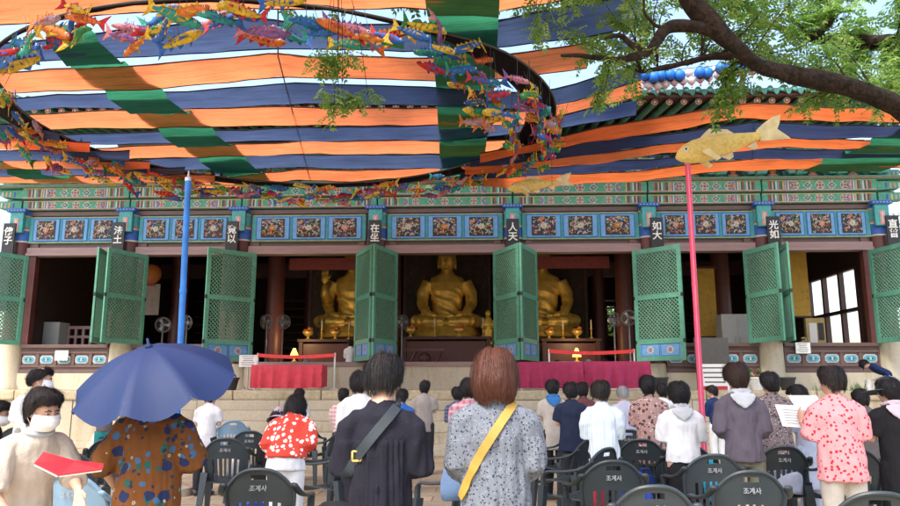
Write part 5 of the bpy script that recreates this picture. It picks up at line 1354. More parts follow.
chair(783, 443, 'dark plastic armchair between the olive trousers and the pink dotted blouse', 0)
chair(884, 485, 'dark plastic armchair at the bottom right corner of the picture', -6)
chair(8, 427, 'dark plastic armchair at the far left edge', 25)
chair(54, 452, 'dark plastic armchair hidden behind the woman with the red book', 20)
chair(300, 424, 'dark plastic armchair beyond the red flowered blouse', 0)
chair(858, 446, 'dark plastic armchair between the pink blouse and the black dress', -6)
chair(820, 432, 'dark plastic armchair beyond the pink dotted blouse', 0)
chair(628, 428, 'dark plastic armchair in front of the lavender shirt', 0)
chair(105, 438, 'dark plastic armchair beside the teal trousers', 10)
# ------------------------------------------------------------------ people
def sst(a, b, x): t = max(0, min(1, (x-a)/(b-a))); return t*t*(3-2*t)
M_SKIN = pm('skin', (.56, .33, .23), rough=.55, var=.08, scale=12, bump=.06, bscale=200)
def hairmat(n, c, r=.55): return pm('hair_'+n, c, rough=r, var=.5, scale=95, stretch=(1, 1, .12), spec=.28, bump=.5, bscale=120)
H_BLACK = hairmat('black', (.012, .010, .011)); H_SOFT = hairmat('soft_black', (.022, .017, .016)); H_RED = hairmat('auburn', (.095, .033, .020), .48); H_BRN = hairmat('dark_brown', (.035, .018, .013)); H_GREY = hairmat('grey', (.30, .30, .31), .5)
M_SHOE = pm('shoe', (.05, .05, .055), rough=.5); M_SHOEW = pm('shoe_white', (.6, .6, .58), rough=.5)
M_MASK = pm('mask_white', (.80, .82, .83), rough=.8, var=.03); M_LIP = pm('lips', (.42, .15, .13), rough=.5); M_EYEW = pm('eye_white', (.7, .68, .66), rough=.3); M_EYE = pm('iris', (.02, .012, .01), rough=.2)
def poser(bow, nod, turn, dz, lean=0):
    def f(p):
        p = V(p); 
        w_ = sst(1.34, 1.42, p.z)
        if turn: o = V((0, -.01, 0)); p = Matrix.Rotation(turn*w_, 3, 'Z') @ (p-o)+o
        o = V((0, -.015, 1.37)); p = Matrix.Rotation(-nod*w_, 3, 'X') @ (p-o)+o
        w_ = sst(.80, 1.12, p.z); o = V((0, 0, .93))
        p = Matrix.Rotation(-bow*w_, 3, 'X') @ (p-o)+o
        if lean: p = Matrix.Rotation(lean*w_, 3, 'Y') @ (p-o)+o
        if dz: p = p+V((0, 0, dz))
        return p
    return f
ARMS = {'pray': ((.190, .03, 1.06), (.055, .20, 1.16), (0, .18, .98)), 'front': ((.195, -.01, 1.05), (.07, .19, .98), (-.6, .75, -.1)), 'down': ((.235, -.02, 1.05), (.235, .07, .84), (.0, .2, -1)),
        'read': ((.200, .05, 1.06), (.13, .29, 1.14), (-.3, .9, .3)), 'hold': ((.22, .06, 1.05), (.04, .24, 1.07), (-.3, .8, .5))}
def hand(b, w0, d, s, curl=.5, sc=1.0, nrm=None, splay=0):
    d = V(d).normalized(); n = V(nrm) if nrm else V((-s, 0, -.3)); n = (n-d*n.dot(d)).normalized(); t = n.cross(d).normalized()
    if nrm is None and t.z < 0: t = -t
    d0 = d; w0 = V(w0); P = lambda a, c, e=0: w0+d*a*sc+t*c*sc+n*e*sc
    b.loft([(P(-.02, 0), t*.024*sc, n*.019*sc), (P(.03, 0), t*.032*sc, n*.016*sc), (P(.075, 0), t*.04*sc, n*.014*sc), (P(.09, 0), t*.038*sc, n*.011*sc)], 12)
    for k, (c, L_) in enumerate(((.031, .068), (.0105, .078), (-.0105, .072), (-.031, .056))):
        a = curl*(.6+.12*k); d = (d0+t*c*splay).normalized(); p0 = w0+d0*.075*sc+t*c*sc; p1 = p0+(d*math.cos(a*.5)+n*math.sin(a*.5))*(L_*.5*sc+.012); p2 = p1+(d*math.cos(a*1.3)+n*math.sin(a*1.3))*L_*.33*sc; p3 = p2+(d*math.cos(a*2)+n*math.sin(a*2))*L_*.25*sc
        b.tube([p0, p1, p2, p3], [.0095*sc, .0088*sc, .008*sc, .0062*sc], 8)
    d = d0; p0 = P(.012, .026); p1 = P(.05, .052, .01); p2 = P(.078, .056, .02); b.tube([p0, p1, p2], [.013*sc, .0105*sc, .0075*sc], 8)
HC, HR = V((0, -.006, 1.492)), (.083, .100, .118)
def hair_fn(style, vol):
    a, bb, c = HR[0]*vol, HR[1]*vol, HR[2]*(1+(vol-1)*.6)
    hem = {'bob': 1.365, 'long': 1.27, 'medium': 1.40}.get(style, None)
    def f(phi, s):
        fr = math.cos(phi)                                    # 1 at the face, -1 at the nape
        if style in ('short', 'curly', 'crop', 'bald'):
            th = lerp(102, 62, sst(-.1, .75, fr)) if fr > -.1 else lerp({'crop': 130, 'bald': 128}.get(style, 141), 102, sst(-.85, -.1, fr))
            if style == 'curly' and fr <= .3: th += 6
        else: th = lerp(180, 60, sst(.35, .72, fr))
        th0 = math.radians(42) if style == 'bald' and fr < .2 else 0
        th = lerp(th0, math.radians(th), s); lim = math.radians(88)
        if hem is None or th <= lim:
            st = math.sin(th)**.66; p = V((a*st*math.sin(phi), bb*st*fr, c*math.cos(th)))+HC
            if hem is None and th > math.radians(100): p.y += .012*(th-math.radians(100))*(-fr)
        else:
            u = (th-lim)/(math.pi-lim); k = 1+.10*math.sin(u*2.6)-.16*u*u
            p = V((a*k*math.sin(phi), bb*k*fr, 0))+HC; p.z = lerp(HC.z, hem, u)
        return p
    return f
def hair_mesh(style, vol, mat, strands, pose, curl=0, wid=.0045):
    hr = random.Random(int(vol*977)+int(curl*9999)+NP[0]*13); sx_, sy_, sz_, sk = hr.uniform(.93, 1.07), hr.uniform(.94, 1.06), hr.uniform(.95, 1.05), hr.uniform(-.012, .012); f0 = hair_fn(style, vol); ph0 = hr.uniform(0, 20); part = hr.uniform(-.03, .03)
    def f(phi, s):
        p = f0(phi, s)-HC; k = 1+.055*noise.noise(V((math.cos(phi)*1.6+ph0, math.sin(phi)*1.6, s*2.2)))
        if p.z > .06: p.z -= .012*math.exp(-((p.x-part)/.012)**2)*min(1, (p.z-.06)/.03)
        return HC+V((p.x*sx_*k+sk*s, p.y*sy_*k, p.z*(sz_ if p.z > 0 else 1)))
    b = MB().m(mat); n, m = 36, 16
    def jit(p, k=1):
        if curl: p = p+V((noise.noise(p*38), noise.noise(p*38+V((9, 3, 1))), noise.noise(p*38+V((4, 8, 2)))))*curl*k
        q = noise.noise(V((p.x*26+vol*9, p.y*26, p.z*8)))*.008+noise.noise(V((p.x*10, p.y*10+vol*31, p.z*7)))*.010; return p+(p-HC).normalized()*q
    top = 0 if style != 'bald' else 0
    L = [[b.bm.verts.new(pose(jit(f(2*math.pi*i/n, max(.02, j/m))))) for i in range(n)] for j in range(m+1)]
    L.append([b.bm.verts.new(pose(HC+(f(2*math.pi*i/n, 1.0)-HC)*.82)) for i in range(n)])
    for A, B in zip(L, L[1:]):
        for i in range(n): b.f([A[i], A[(i+1) % n], B[(i+1) % n], B[i]])
    if style != 'bald': b.f(L[0])
    for f_ in b.bm.faces: f_.smooth = True
    rr = random.Random(int(vol*1000)+strands)
    for _ in range(strands):
        phi = rr.uniform(0, 2*math.pi); s0 = rr.uniform(0.02, .45); s1 = rr.uniform(.80, 1.10+.05*math.sin(phi*3+ph0)); fly = rr.random() < .14; off = rr.uniform(.012, .030) if fly else rr.uniform(.000, .012); sw = rr.uniform(-.12, .12); w_ = wid*rr.uniform(.5, 1.2)*(.45 if fly else 1); k = 7; pr = None
        kk_ = rr.uniform(0, 9)
        for i in range(k+1):
            s = lerp(s0, s1, i/k); ph = phi+sw*(i/k)+.05*math.sin(kk_+i*.9)+(curl*6*math.sin(kk_+i*1.9) if curl else 0)
            p = jit(f(ph, min(s, 1.10)), 1.3); o = (p-HC); o.z *= .5; o.normalize(); p = p+o*(off*math.sin(math.pi*min(1, .15+i/k*.8))+.0015)
            tg = V((math.cos(ph), -math.sin(ph), 0)); ww = w_*(1-.75*abs(i/k-.35))
            a_, c_ = b.bm.verts.new(pose(p-tg*ww/2)), b.bm.verts.new(pose(p+tg*ww/2))
            if pr: b.f([pr[0], pr[1], c_, a_])
            pr = (a_, c_)
    return b.mesh('hair', normals=False)
NP = [0]
def person(px, py, Y, label, top, bottom, hair, arms='pray', bow=.08, nod=.3, turn=0, w=1.0, rz=0, zbase=0, sit=False, hem=.80, sleeve='short', flare=0.0, loose=.0, folds=.006, group=None, armsR=None, armsL=None, skirt=None, mask=False, collar=None, lean=0, fixed=None, vox=None, hat=None, bodyfold=0, curl_hand=.5, palm=None, splay=0, puff=0, undershirt=None):
    NP[0] += 1; near = Y < 8; w *= .85; vox = vox or (.0095 if near else .015)
    pose = poser(bow, nod, turn, -.37 if sit else 0, lean)
    topp = pose((0, -.005, 1.615)); ztop = PY(px, py, Y).z
    sc = fixed or (ztop-zbase)/topp.z
    sc0 = sc; sc = max(.86, min(1.10, sc))
    if abs(sc0-sc) > .001: print('PERSON scale clamp', label, round(sc0, 3))
    rt = math.radians(rz); hp = PY(px, py, Y); off = Matrix.Rotation(rt, 3, 'Z') @ V((topp.x*sc, topp.y*sc, 0))
    root = thing('person', (hp.x-off.x, Y-off.y, zbase if fixed is None else ztop-topp.z*sc), label, 'person', group, rt)
    A = {}
    for s in (-1, 1):
        k = (armsR if s == 1 else armsL) or ARMS[arms]; e, wr, hd = k; A[s] = (V((e[0]*s*(.5+.5*w), e[1], e[2])), V((wr[0]*s, wr[1], wr[2])), V((hd[0]*s, hd[1], hd[2])))
    def fin(me, mats, nm):
        for v in me.vertices: v.co = pose(v.co)*sc
        for m_ in mats: me.materials.append(m_)
        return link(nm, me, root)
    # body: one continuous surface
    b = MB()
    b.loft([((0, 0, .80), (.155*w, 0, 0), (0, .105*w, 0)), ((0, 0, .90), (.160*w, 0, 0), (0, .108*w, 0)), ((0, 0, 1.02), (.132*w, 0, 0), (0, .092*w, 0)), ((0, 0, 1.18), (.150*w, 0, 0), (0, .105*w, 0)), ((0, -.002, 1.262), (.140*w, 0, 0), (0, .080, 0)), ((0, -.008, 1.325), (.080, 0, 0), (0, .060, 0)), ((0, -.01, 1.375), (.058, 0, 0), (0, .056, 0)), ((0, -.002, 1.42), (.052, 0, 0), (0, .054, 0)), ((0, .004, 1.46), (.05, 0, 0), (0, .056, 0))], 18)
    b.loft([((0, .022, 1.385), (.022, 0, 0), (0, .03, 0)), ((0, .024, 1.405), (.046, 0, 0), (0, .058, 0)), ((0, .012, 1.44), (.064, 0, 0), (0, .078, 0)), ((0, .002, 1.485), (.072, 0, 0), (0, .088, 0)), ((0, -.006, 1.53), (.074, 0, 0), (0, .091, 0)), ((0, -.01, 1.57), (.062, 0, 0), (0, .076, 0)), ((0, -.01, 1.597), (.03, 0, 0), (0, .04, 0))], 20)
    b.ell((0, .093, 1.468), (.014, .018, .020), 8, 6); b.ell((0, .088, 1.49), (.009, .012, .025), 8, 6)
    for s in (-1, 1):
        b.ell((s*.074, -.005, 1.478), (.011, .018, .030), 8, 6); b.ell((s*.034, .062, 1.455), (.022, .02, .02), 8, 6); b.ell((s*.03, .077, 1.513), (.024, .012, .008), 8, 5)
        e, wr, hd = A[s]; sh = V((s*.160*(.6+.4*w), -.005, 1.262))
        b.tube([V((s*.08, -.002, 1.262)), sh-V((0, 0, .012)), sh.lerp(e, .5), e, e.lerp(wr, .35), wr], [.042, .045, .041, .036, .035, .025], 12)
        hand(b, wr+(hd.normalized()*.015), hd, s, curl_hand, .95, palm, splay)
        if not sit: b.tube([(s*.085, 0, .86), (s*.09, .005, .62), (s*.088, .012, .45), (s*.09, -.012, .30), (s*.09, -.015, .09)], [.088*w, .072*w, .052, .052, .034], 12); b.tube([(s*.09, -.04, .05), (s*.095, .03, .05), (s*.10, .13, .03)], [.036, .04, .026], 10)
        else: b.tube([(s*.085, 0, .86), (s*.10, .22, .87), (s*.10, .43, .86), (s*.095, .44, .60), (s*.095, .42, .46)], [.09*w, .08*w, .058, .052, .036], 12); b.tube([(s*.095, .40, .42), (s*.10, .48, .42), (s*.105, .57, .40)], [.036, .04, .026], 10)
    fin(remesh(b, vox, 2), [M_SKIN], 'body')
    # upper garment
    def garment(hem_, mats, nm, grow=0.0, slv=True, neck=1.385):
        g = MB(); fl = flare
        Rr = [(hem_, .172+fl, .128+fl*.8), (lerp(hem_, 1.05, .35), .172+fl*.75, .128+fl*.6), (max(hem_+.02, 1.0), .162+fl*.5, .120+fl*.45), (1.12, .160+fl*.35, .118+fl*.35), (1.20, .172+fl*.2, .124+fl*.2), (1.265, .172, .110), (1.31, .138, .090), (1.352, .092, .072), (neck, .066, .060)]
        g.loft([((0, -.004, z), (x*(w if z < 1.3 else .5+.5*w)+grow, 0, 0), (0, y*(w if z < 1.3 else 1)+grow, 0)) for z, x, y in Rr], 28)
        if slv:
            for s in (-1, 1):
                e, wr, hd = A[s]; sh = V((s*.166*(.6+.4*w), -.005, 1.255)); lp = loose+grow
                pts = [V((s*.075, -.005, 1.30)), V((s*.125*(.6+.4*w), -.005, 1.283)), sh]; rad = [.052, .060, .062+lp*.3]
                if sleeve == 'short': pts += [sh.lerp(e, .45), sh.lerp(e, .78)]; rad += [.062+lp*.8, .062+lp]
                elif sleeve == 'elbow': pts += [sh.lerp(e, .5), e.lerp(sh, .05), e.lerp(wr, .22)]; rad += [.060+lp*.8, .056+lp+puff, .05+lp*.9]
                elif sleeve == 'three': pts += [sh.lerp(e, .5), e, e.lerp(wr, .55)]; rad += [.060+lp*.8, .055+lp+puff, .047+lp*.7]
                elif sleeve == 'long': pts += [sh.lerp(e, .5), e, e.lerp(wr, .5), e.lerp(wr, .93)]; rad += [.058+lp*.8, .052+lp, .044+lp, .036+lp*.6]
                if sleeve != 'none': g.tube(pts, rad, 16)
        me = remesh(g, vox*1.15, 2); sd_ = NP[0]*3.7
        def fold(p):
            k = folds*(noise.noise(V((p.x*14, p.y*14, p.z*5+sd_)))+.6*noise.noise(V((p.x*30+9, p.y*30, p.z*11+sd_))))*1.6
            k += folds*.8*math.sin(p.z*38+14*abs(p.x)+sd_)*max(0, noise.noise(V((p.x*6, p.y*6, p.z*4+sd_))))
            if bodyfold and p.z < 1.20 and abs(p.x) < .34: k += bodyfold*(1.1-3.2*abs(noise.noise(V((math.atan2(p.x, -p.y)*6.5+.6*noise.noise(V((p.x*3, p.z*2, sd_))), p.z*1.1, sd_)))))*(1-sst(1.175, 1.20, p.z))-(.004*math.exp(-((p.z-1.2)/.007)**2))
            return k
        displace(me, fold); return fin(me, mats, nm)
    shirt = garment(hem, [top], 'dress' if hem < .62 else 'shirt')
    if undershirt: garment(hem-.10, [undershirt], 'undershirt', -.012, False, 1.36)
    if collar:
        g = MB(); pts = [V((.082*math.sin(a), -.008+.072*math.cos(a), 1.368+.012*math.cos(a+math.pi))) for a in [math.pi*2*k/20 for k in range(21)]]
        g.tube(pts, .018, 8); g.loft([((0, -.075, 1.375), (.09, 0, 0), (0, .015, .02)), ((0, -.105, 1.33), (.115, 0, 0), (0, .012, 0)), ((0, -.118, 1.27), (.07, 0, 0), (0, .012, 0)), ((0, -.122, 1.23), (.015, 0, 0), (0, .008, 0))], 14)
        fin(remesh(g, .008, 2), [collar], 'collar')
    # lower garment
    g = MB()
    if skirt:
        g.loft([((0, 0, skirt), (.215*w, 0, 0), (0, .17*w, 0)), ((0, 0, .75), (.185*w, 0, 0), (0, .135*w, 0)), ((0, 0, 1.0), (.145*w, 0, 0), (0, .105*w, 0))], 24); fin(remesh(g, .016, 2), [bottom], 'skirt')
    else:
        g.loft([((0, 0, .76), (.14*w, 0, 0), (0, .10*w, 0)), ((0, 0, .86), (.172*w, 0, 0), (0, .122*w, 0)), ((0, 0, 1.02), (.142*w, 0, 0), (0, .102*w, 0))], 20)
        for s in (-1, 1):
            if not sit: g.tube([(s*.085, 0, .86), (s*.092, .005, .62), (s*.092, .01, .45), (s*.094, -.01, .28), (s*.094, -.012, .09)], [.100*w, .088*w, .074, .068, .062], 16)
            else: g.tube([(s*.085, -.02, .86), (s*.10, .22, .87), (s*.10, .43, .86), (s*.095, .45, .64), (s*.095, .43, .5)], [.105*w, .095*w, .076, .068, .06], 14)
        me = remesh(g, .014, 2); displace(me, lambda p: .006*noise.noise(V((p.x*16, p.y*16, p.z*8)))); fin(me, [bottom], 'trousers')
    for s in (-1, 1):
        g = MB(); yo, zo = (.41, .37) if sit else (0, 0); g.loft([((s*.092, -.085+yo, .045+zo), (.03, 0, 0), (0, 0, .04)), ((s*.094, -.03+yo, .052+zo), (.044, 0, 0), (0, 0, .05)), ((s*.097, .06+yo, .04+zo), (.048, 0, 0), (0, 0, .038)), ((s*.10, .15+yo, .028+zo), (.036, 0, 0), (0, 0, .024)), ((s*.10, .175+yo, .024+zo), (.012, 0, 0), (0, 0, .012))], 12); fin(g.mesh('shoe', smooth=True), [M_SHOE], 'shoe')
    # hair, eyes, mouth
    style, hm, vol, curl = hair
    if style != 'none':
        me = hair_mesh(style, vol, hm, 3000 if Y < 5 else 1600 if Y < 7.5 else 450, pose, curl, .0032 if Y < 5 else .005 if Y < 7.5 else .009)
        for v in me.vertices: v.co *= sc
        link('hair', me, root)
    for s in (-1, 1):
        g = MB().m(M_EYEW); g.ell((s*.030, .0795, 1.492), (.0135, .008, .0062), 10, 6); g.m(M_SKIN); g.tube([(s*.015, .083, 1.491), (s*.022, .0865, 1.4985), (s*.031, .0875, 1.500), (s*.040, .084, 1.497), (s*.045, .079, 1.491)], .0033, 6); g.tube([(s*.016, .083, 1.489), (s*.030, .0855, 1.4842), (s*.044, .079, 1.489)], .0025, 6); g.m(M_EYE); g.ell((s*.030, .0845, 1.492), (.0065, .0045, .006), 8, 5); g.tube([(s*.012, .09, 1.508), (s*.03, .091, 1.514), (s*.05, .079, 1.508)], .0032, 5)
        me = g.mesh('eye', smooth=True)
        for v in me.vertices: v.co = pose(v.co)*sc
        link('eye', me, root)
    g = MB()
    if mask:
        g.m(M_MASK); rows = []
        for j in range(9):
            v = j/8; z = lerp(1.385, 1.478, v); row = []
            for i in range(15):
                u = -1+2*i/14; a = u*1.35; rr_ = (.080+.012*math.sin(math.pi*v))*(1-.25*max(0, .4-v)); k = .105+.020*math.sin(math.pi*min(1, v*1.1))*math.cos(a)-.035*max(0, .5-v)
                k += .0035*math.sin(v*19)*max(0, math.cos(a)); row.append(V((rr_*math.sin(a), .004+k*math.cos(a), z+.012*math.cos(a)*(v-.3))))
            rows.append([g.bm.verts.new(p) for p in row])
        for A_, B_ in zip(rows, rows[1:]):
            for i in range(14): g.f([A_[i], A_[i+1], B_[i+1], B_[i]])
        for s in (-1, 1): g.tube([(s*.078, .02, 1.462), (s*.086, -.02, 1.49), (s*.084, -.02, 1.45), (s*.075, .015, 1.41)], .002, 4)
        nm = 'face_mask'
    else: g.m(M_LIP); g.ell((0, .0905, 1.428), (.02, .006, .0065), 10, 5); nm = 'mouth'
    me = g.mesh(nm, smooth=True)
    for v in me.vertices: v.co = pose(v.co)*sc
    link(nm, me, root)
    if hat: hat(root, pose, sc)
    root['sc'] = sc; PERS[root.name] = dict(root=root, pose=pose, sc=sc, shirt=shirt, Y=Y, px=px)
    return root
PERS = {}
def worldpt(root, p): return Matrix.Translation(root.location) @ (Matrix.Rotation(root.rotation_euler.z, 4, 'Z') @ V(p))
def strap(root, pts, wd, mat, name, label, cat, bag=None, buckle=None, back=True):
    """strap drawn over the back of the garment: pts are (photo px, py) ; bag hangs at the last point"""
    P = PERS[root.name]; me = P['shirt'].data; Mw = Matrix.Translation(root.location) @ Matrix.Rotation(root.rotation_euler.z, 4, 'Z')
    bv = BVHTree.FromPolygons([Mw @ v.co for v in me.vertices], [p.vertices[:] for p in me.polygons])
    line = []; o0 = V((0, 0, CAM_Z))
    for (a, c), (e, f) in zip(pts, pts[1:]):
        for k in range(14):
            d = ray(lerp(a, e, k/14), lerp(c, f, k/14)).normalized(); h = bv.ray_cast(o0, d)
            if h[0]: line.append((h[0]-d*.007, h[1]))
    for _ in range(4): line = [line[0]]+[((line[i-1][0]+line[i][0]+line[i+1][0])/3, (line[i-1][1]+line[i][1]+line[i+1][1])/3) for i in range(1, len(line)-1)]+[line[-1]]
    b = MB().m(mat); prev = None
    for i, (p, n) in enumerate(line):
        q = line[min(i+1, len(line)-1)][0]-line[max(i-1, 0)][0]; s_ = n.cross(q).normalized()*wd/2
        n = V((0, -1, 0)).lerp(n, .5).normalized(); c = [b.bm.verts.new(p+x) for x in (s_+n*.009, -s_+n*.009, -s_-n*.012, s_-n*.012)]
        if prev:
            for k in range(4): b.f([prev[k], prev[(k+1) % 4], c[(k+1) % 4], c[k]])
        prev = c
    # over the shoulder and down the chest
    p0 = line[0][0]; b.tube([p0, p0+V((0, .06, .03)), p0+V((-.01, .14, .0)), p0+V((-.05, .2, -.15)), p0+V((-.12, .2, -.35))], [wd*.3]*5, 8)
    t = thing(name, line[-1][0], label, cat); b.build('strap', t, smooth=True, angle=50)
    if buckle: 
        q, n = line[int(len(line)*buckle)]; g = MB().m(M_GOLD)
        for a0, a1 in ((-.5, .5),): 
            for k in range(4): a = k*math.pi/2+.8; c = q+n*.01; g.tube([c+V((.028*math.cos(a), 0, .03*math.sin(a))), c+V((.028*math.cos(a+1.57), 0, .03*math.sin(a+1.57)))], .005, 6)
        g.build('buckle', t, smooth=True)
    if bag:
        w_, h_, d_, m_ = bag; g = MB().m(m_); e = line[-1][0]; e = e+V((0, .10, -.12)); g.box(e+V((-.02, -.01, -h_/2)), (w_, d_, h_), bev=.025); g.build('bag_body', t, smooth=True, angle=50); g = MB().m(m_); g.box(e+V((-.02, -.012-d_/2, -h_*.28)), (w_*.98, .012, h_*.5), bev=.005); g.build('flap', t)
    return t
# cloths
W_ = cloth('blouse_white', (.70, .71, .72)); NAVY = cloth('navy_dress', (.013, .013, .022), var=.2); SPECK = cloth_pat('speckled_grey', (.150, .168, .20), [(75, 0, .34, (.035, .04, .06), .75), (120, 0, .3, (.30, .32, .36), .25)])
FLOR = cloth_pat('brown_floral', (.165, .060, .016), [(17, .0, .42, (.03, .10, .08), .32), (19, .0, .36, (.05, .13, .26), .4), (13, 0, .44, (.02, .03, .09), .55), (21, .10, .22, (.36, .33, .28), .28), (26, 0, .32, (.03, .035, .06), .3)])
LINEN = cloth('linen_beige', (.56, .48, .40)); REDF = cloth_pat('red_white_flowers', (.62, .06, .04), [(24, 0, .42, (.78, .74, .70), .62), (24, 0, .12, (.6, .2, .1), .62)])
PINKD = cloth_pat('pink_dots', (.78, .34, .35), [(30, 0, .33, (.50, .03, .05), .85)]); GPURP = cloth('grey_purple', (.105, .09, .115)); OLIVE = cloth('olive', (.15, .14, .095)); HOOD = cloth('hood_grey', (.45, .47, .50))
DFLOR = cloth_pat('dark_small_floral', (.19, .15, .15), [(34, .12, .42, (.05, .04, .05), .7), (46, 0, .3, (.45, .38, .36), .5), (38, 0, .25, (.22, .08, .1), .3)]); PAIS = cloth_pat('brown_leaf_print', (.40, .25, .22), [(22, .08, .40, (.09, .045, .05), .62), (30, 0, .3, (.62, .48, .44), .45), (26, 0, .25, (.28, .07, .07), .35)])
STRP = pm('blue_white_stripe', (.62, .70, .74), rough=.85, var=.06, bump=.2, bscale=150, spec=.2, pattern=pat_stripe(0, 26, [(0, (.72, .77, .80)), (.45, (.50, .64, .71)), (.6, (.74, .78, .8)), (.85, (.44, .58, .64))]))
NTEE = cloth('navy_tee', (.018, .026, .055)); LAV = cloth('lavender', (.48, .50, .62)); VEST = cloth('vest_beige', (.47, .43, .38)); VESTG = cloth('vest_grey', (.30, .27, .25)); PPLD = pm('pink_plaid', (.62, .40, .38), rough=.85, pattern=pat_plaid(17, (.55, .2, .22), (.8, .72, .7)), spec=.2); RPLD = pm('red_plaid', (.5, .24, .28), rough=.85, pattern=pat_plaid(15, (.30, .05, .08), (.62, .5, .54)), spec=.2); BPLD = pm('blue_plaid', (.08, .10, .17), rough=.85, pattern=pat_plaid(20, (.03, .04, .08), (.2, .22, .3)), spec=.2)
MAR = cloth('maroon', (.15, .055, .06)); BLACK = cloth('black_cloth', (.014, .014, .017)); TEAL = cloth('teal_trousers', (.02, .20, .21)); GREYT = cloth('grey_top', (.12, .10, .10)); LTRO = cloth('light_trousers', (.55, .50, .43)); WTRO = cloth('white_trousers', (.72, .72, .72)); BLDR = cloth('blue_grey_dress', (.40, .44, .56)); NJK = cloth('navy_jacket', (.015, .03, .10)); LILAC = cloth('lilac_hat', (.42, .34, .40)); SCARF = cloth('lilac_scarf', (.52, .44, .50)); ORNG = cloth('orange_red', (.6, .13, .05)); BLUEB = cloth('blue_collar', (.04, .17, .42)); DGREY = cloth('dark_trousers', (.03, .03, .035)); CAPG = cloth('cap_grey', (.055, .07, .085)); NCAP = cloth('navy_cap', (.012, .018, .05))
def hat_bucket(mat, brim=.05, nm='hat'):
    def f(root, pose, sc):
        g = MB().m(mat); rows = []
        for r, z in ((.02, .132), (.06, .128), (.085, .10), (.094, .04), (.098, .015), (.098+brim, -.02), (.10+brim, -.026), (.094, .005)): rows.append([HC+V((r*math.sin(a)*.92, r*math.cos(a)*1.1, z)) for a in [2*math.pi*k/28 for k in range(28)]])
        g.rings(rows); me = g.mesh(nm, smooth=True)
        for v in me.vertices: v.co = pose(v.co)*sc
        link(nm, me, root)
    return f
def hat_cap(mat, ang=0, lng=.09):
    def f(root, pose, sc):
        g = MB().m(mat); rows = []
        for th in (6, 25, 45, 65, 80, 92): t = math.radians(th); rows.append([HC+V((.098*math.sin(t)*math.sin(a), .115*math.sin(t)*math.cos(a), .010+.128*math.cos(t))) for a in [2*math.pi*k/28 for k in range(28)]])
        g.rings(rows); R3 = Matrix.Rotation(ang, 3, 'Z')
        pts = [(.092*math.sin(a), .09+.03*math.cos(a)-.03+lng*math.cos(a*.9), 0) for a in [-1.45+2.9*k/14 for k in range(15)]]
        inner = [(.088*math.sin(a), .11*math.cos(a), 0) for a in [1.45-2.9*k/14 for k in range(15)]]
        g.prism([HC+R3 @ (V(p)+V((0, 0, -.004+.18*0))) for p in pts+inner], (0, 0, .006)); me = g.mesh('cap', smooth=True, angle=40)
        for v in me.vertices: v.co = pose(v.co)*sc
        link('cap', me, root)
    return f
G1 = 'worshippers standing in the court'
P12 = person(385, 357, 3.65, 'person with short black hair in loose navy dress, dark strap across the back', NAVY, NAVY, ('crop', H_BLACK, 1.12, .005), arms='pray', nod=.30, bow=.06, w=.92, hem=.30, sleeve='elbow', flare=.035, loose=.014, puff=.012, folds=.005, bodyfold=.010, group=G1, vox=.008)
strap(P12, [(397, 407), (360, 452), (343, 482), (330, 506), (322, 525)], .046, pm('strap_dark', (.02, .03, .04), rough=.6, bump=.3, bscale=300), 'shoulder_bag', 'dark shoulder bag with gold buckle on the navy dress', 'bag', (.22, .2, .1, BLACK), .62)
P17 = person(494, 350, 3.7, 'person with reddish brown bob in grey speckled dress, yellow strap across the back', SPECK, SPECK, ('bob', H_RED, 1.19, 0), arms='front', nod=.12, bow=.03, w=1.02, hem=.32, sleeve='elbow', flare=.05, loose=.018, folds=.009, bodyfold=.004, group=G1, vox=.008)
strap(P17, [(517, 398), (492, 436), (476, 462), (462, 494), (452, 520)], .042, pm('strap_mustard', (.42, .25, .04), rough=.6, bump=.3, bscale=300), 'shoulder_bag', 'mustard yellow shoulder bag on the grey speckled dress', 'bag', (.24, .2, .1, pm('strap_mustard', (.55, .32, .03))))
P2 = person(162, 368, 4.25, 'person in brown dress with blue flowers, head hidden by the blue umbrella', FLOR, FLOR, ('short', H_BLACK, 1.06, .003), armsR=((.25, .02, 1.05), (.02, .27, 1.10), (-.4, .5, .75)), armsL=((.27, -.03, 1.04), (.24, .10, .90), (-.1, .5, -.8)), nod=.1, w=1.16, hem=.30, sleeve='elbow', flare=.05, loose=.03, folds=.008, bodyfold=.004, group=G1)
P1 = person(47, 390, 3.95, 'person with white mask and beige linen top turning round with a red booklet', LINEN, LINEN, ('curly', H_SOFT, 1.12, .006), rz=-128, bow=.30, nod=-.02, turn=.28, w=1.08, hem=.68, sleeve='elbow', flare=.03, loose=.025, folds=.0045, mask=True, collar=HOOD, armsL=((.25, .10, 1.06), (.14, .38, 1.13), (-.1, .75, -.65)), armsR=((.24, .12, 1.06), (.20, .33, .94), (-.2, .9, -.35)), curl_hand=.25, palm=(.788, .616, .1), splay=5, vox=.0065, group='people turned towards the camera')
P26 = person(735, 364, 6.5, 'person with brown hair in grey purple tee with pale hood, olive trousers', GPURP, OLIVE, ('short', H_BRN, 1.20, .004), arms='front', nod=.12, w=1.0, hem=.80, sleeve='elbow', flare=.02, loose=.014, folds=.008, collar=HOOD, group=G1)
P29 = person(829, 367, 6.2, 'person with dark hair in pink blouse with red dots, white booklet in hand', PINKD, LTRO, ('crop', H_SOFT, 1.14, .005), arms='read', nod=.08, turn=.35, w=1.16, hem=.70, sleeve='elbow', flare=.03, loose=.03, folds=.008, group=G1, armsL=((.21, .02, 1.06), (.17, .28, 1.17), (-.1, .6, .8)), armsR=((.20, .02, 1.06), (.13, .29, 1.15), (-.3, .8, .5)))
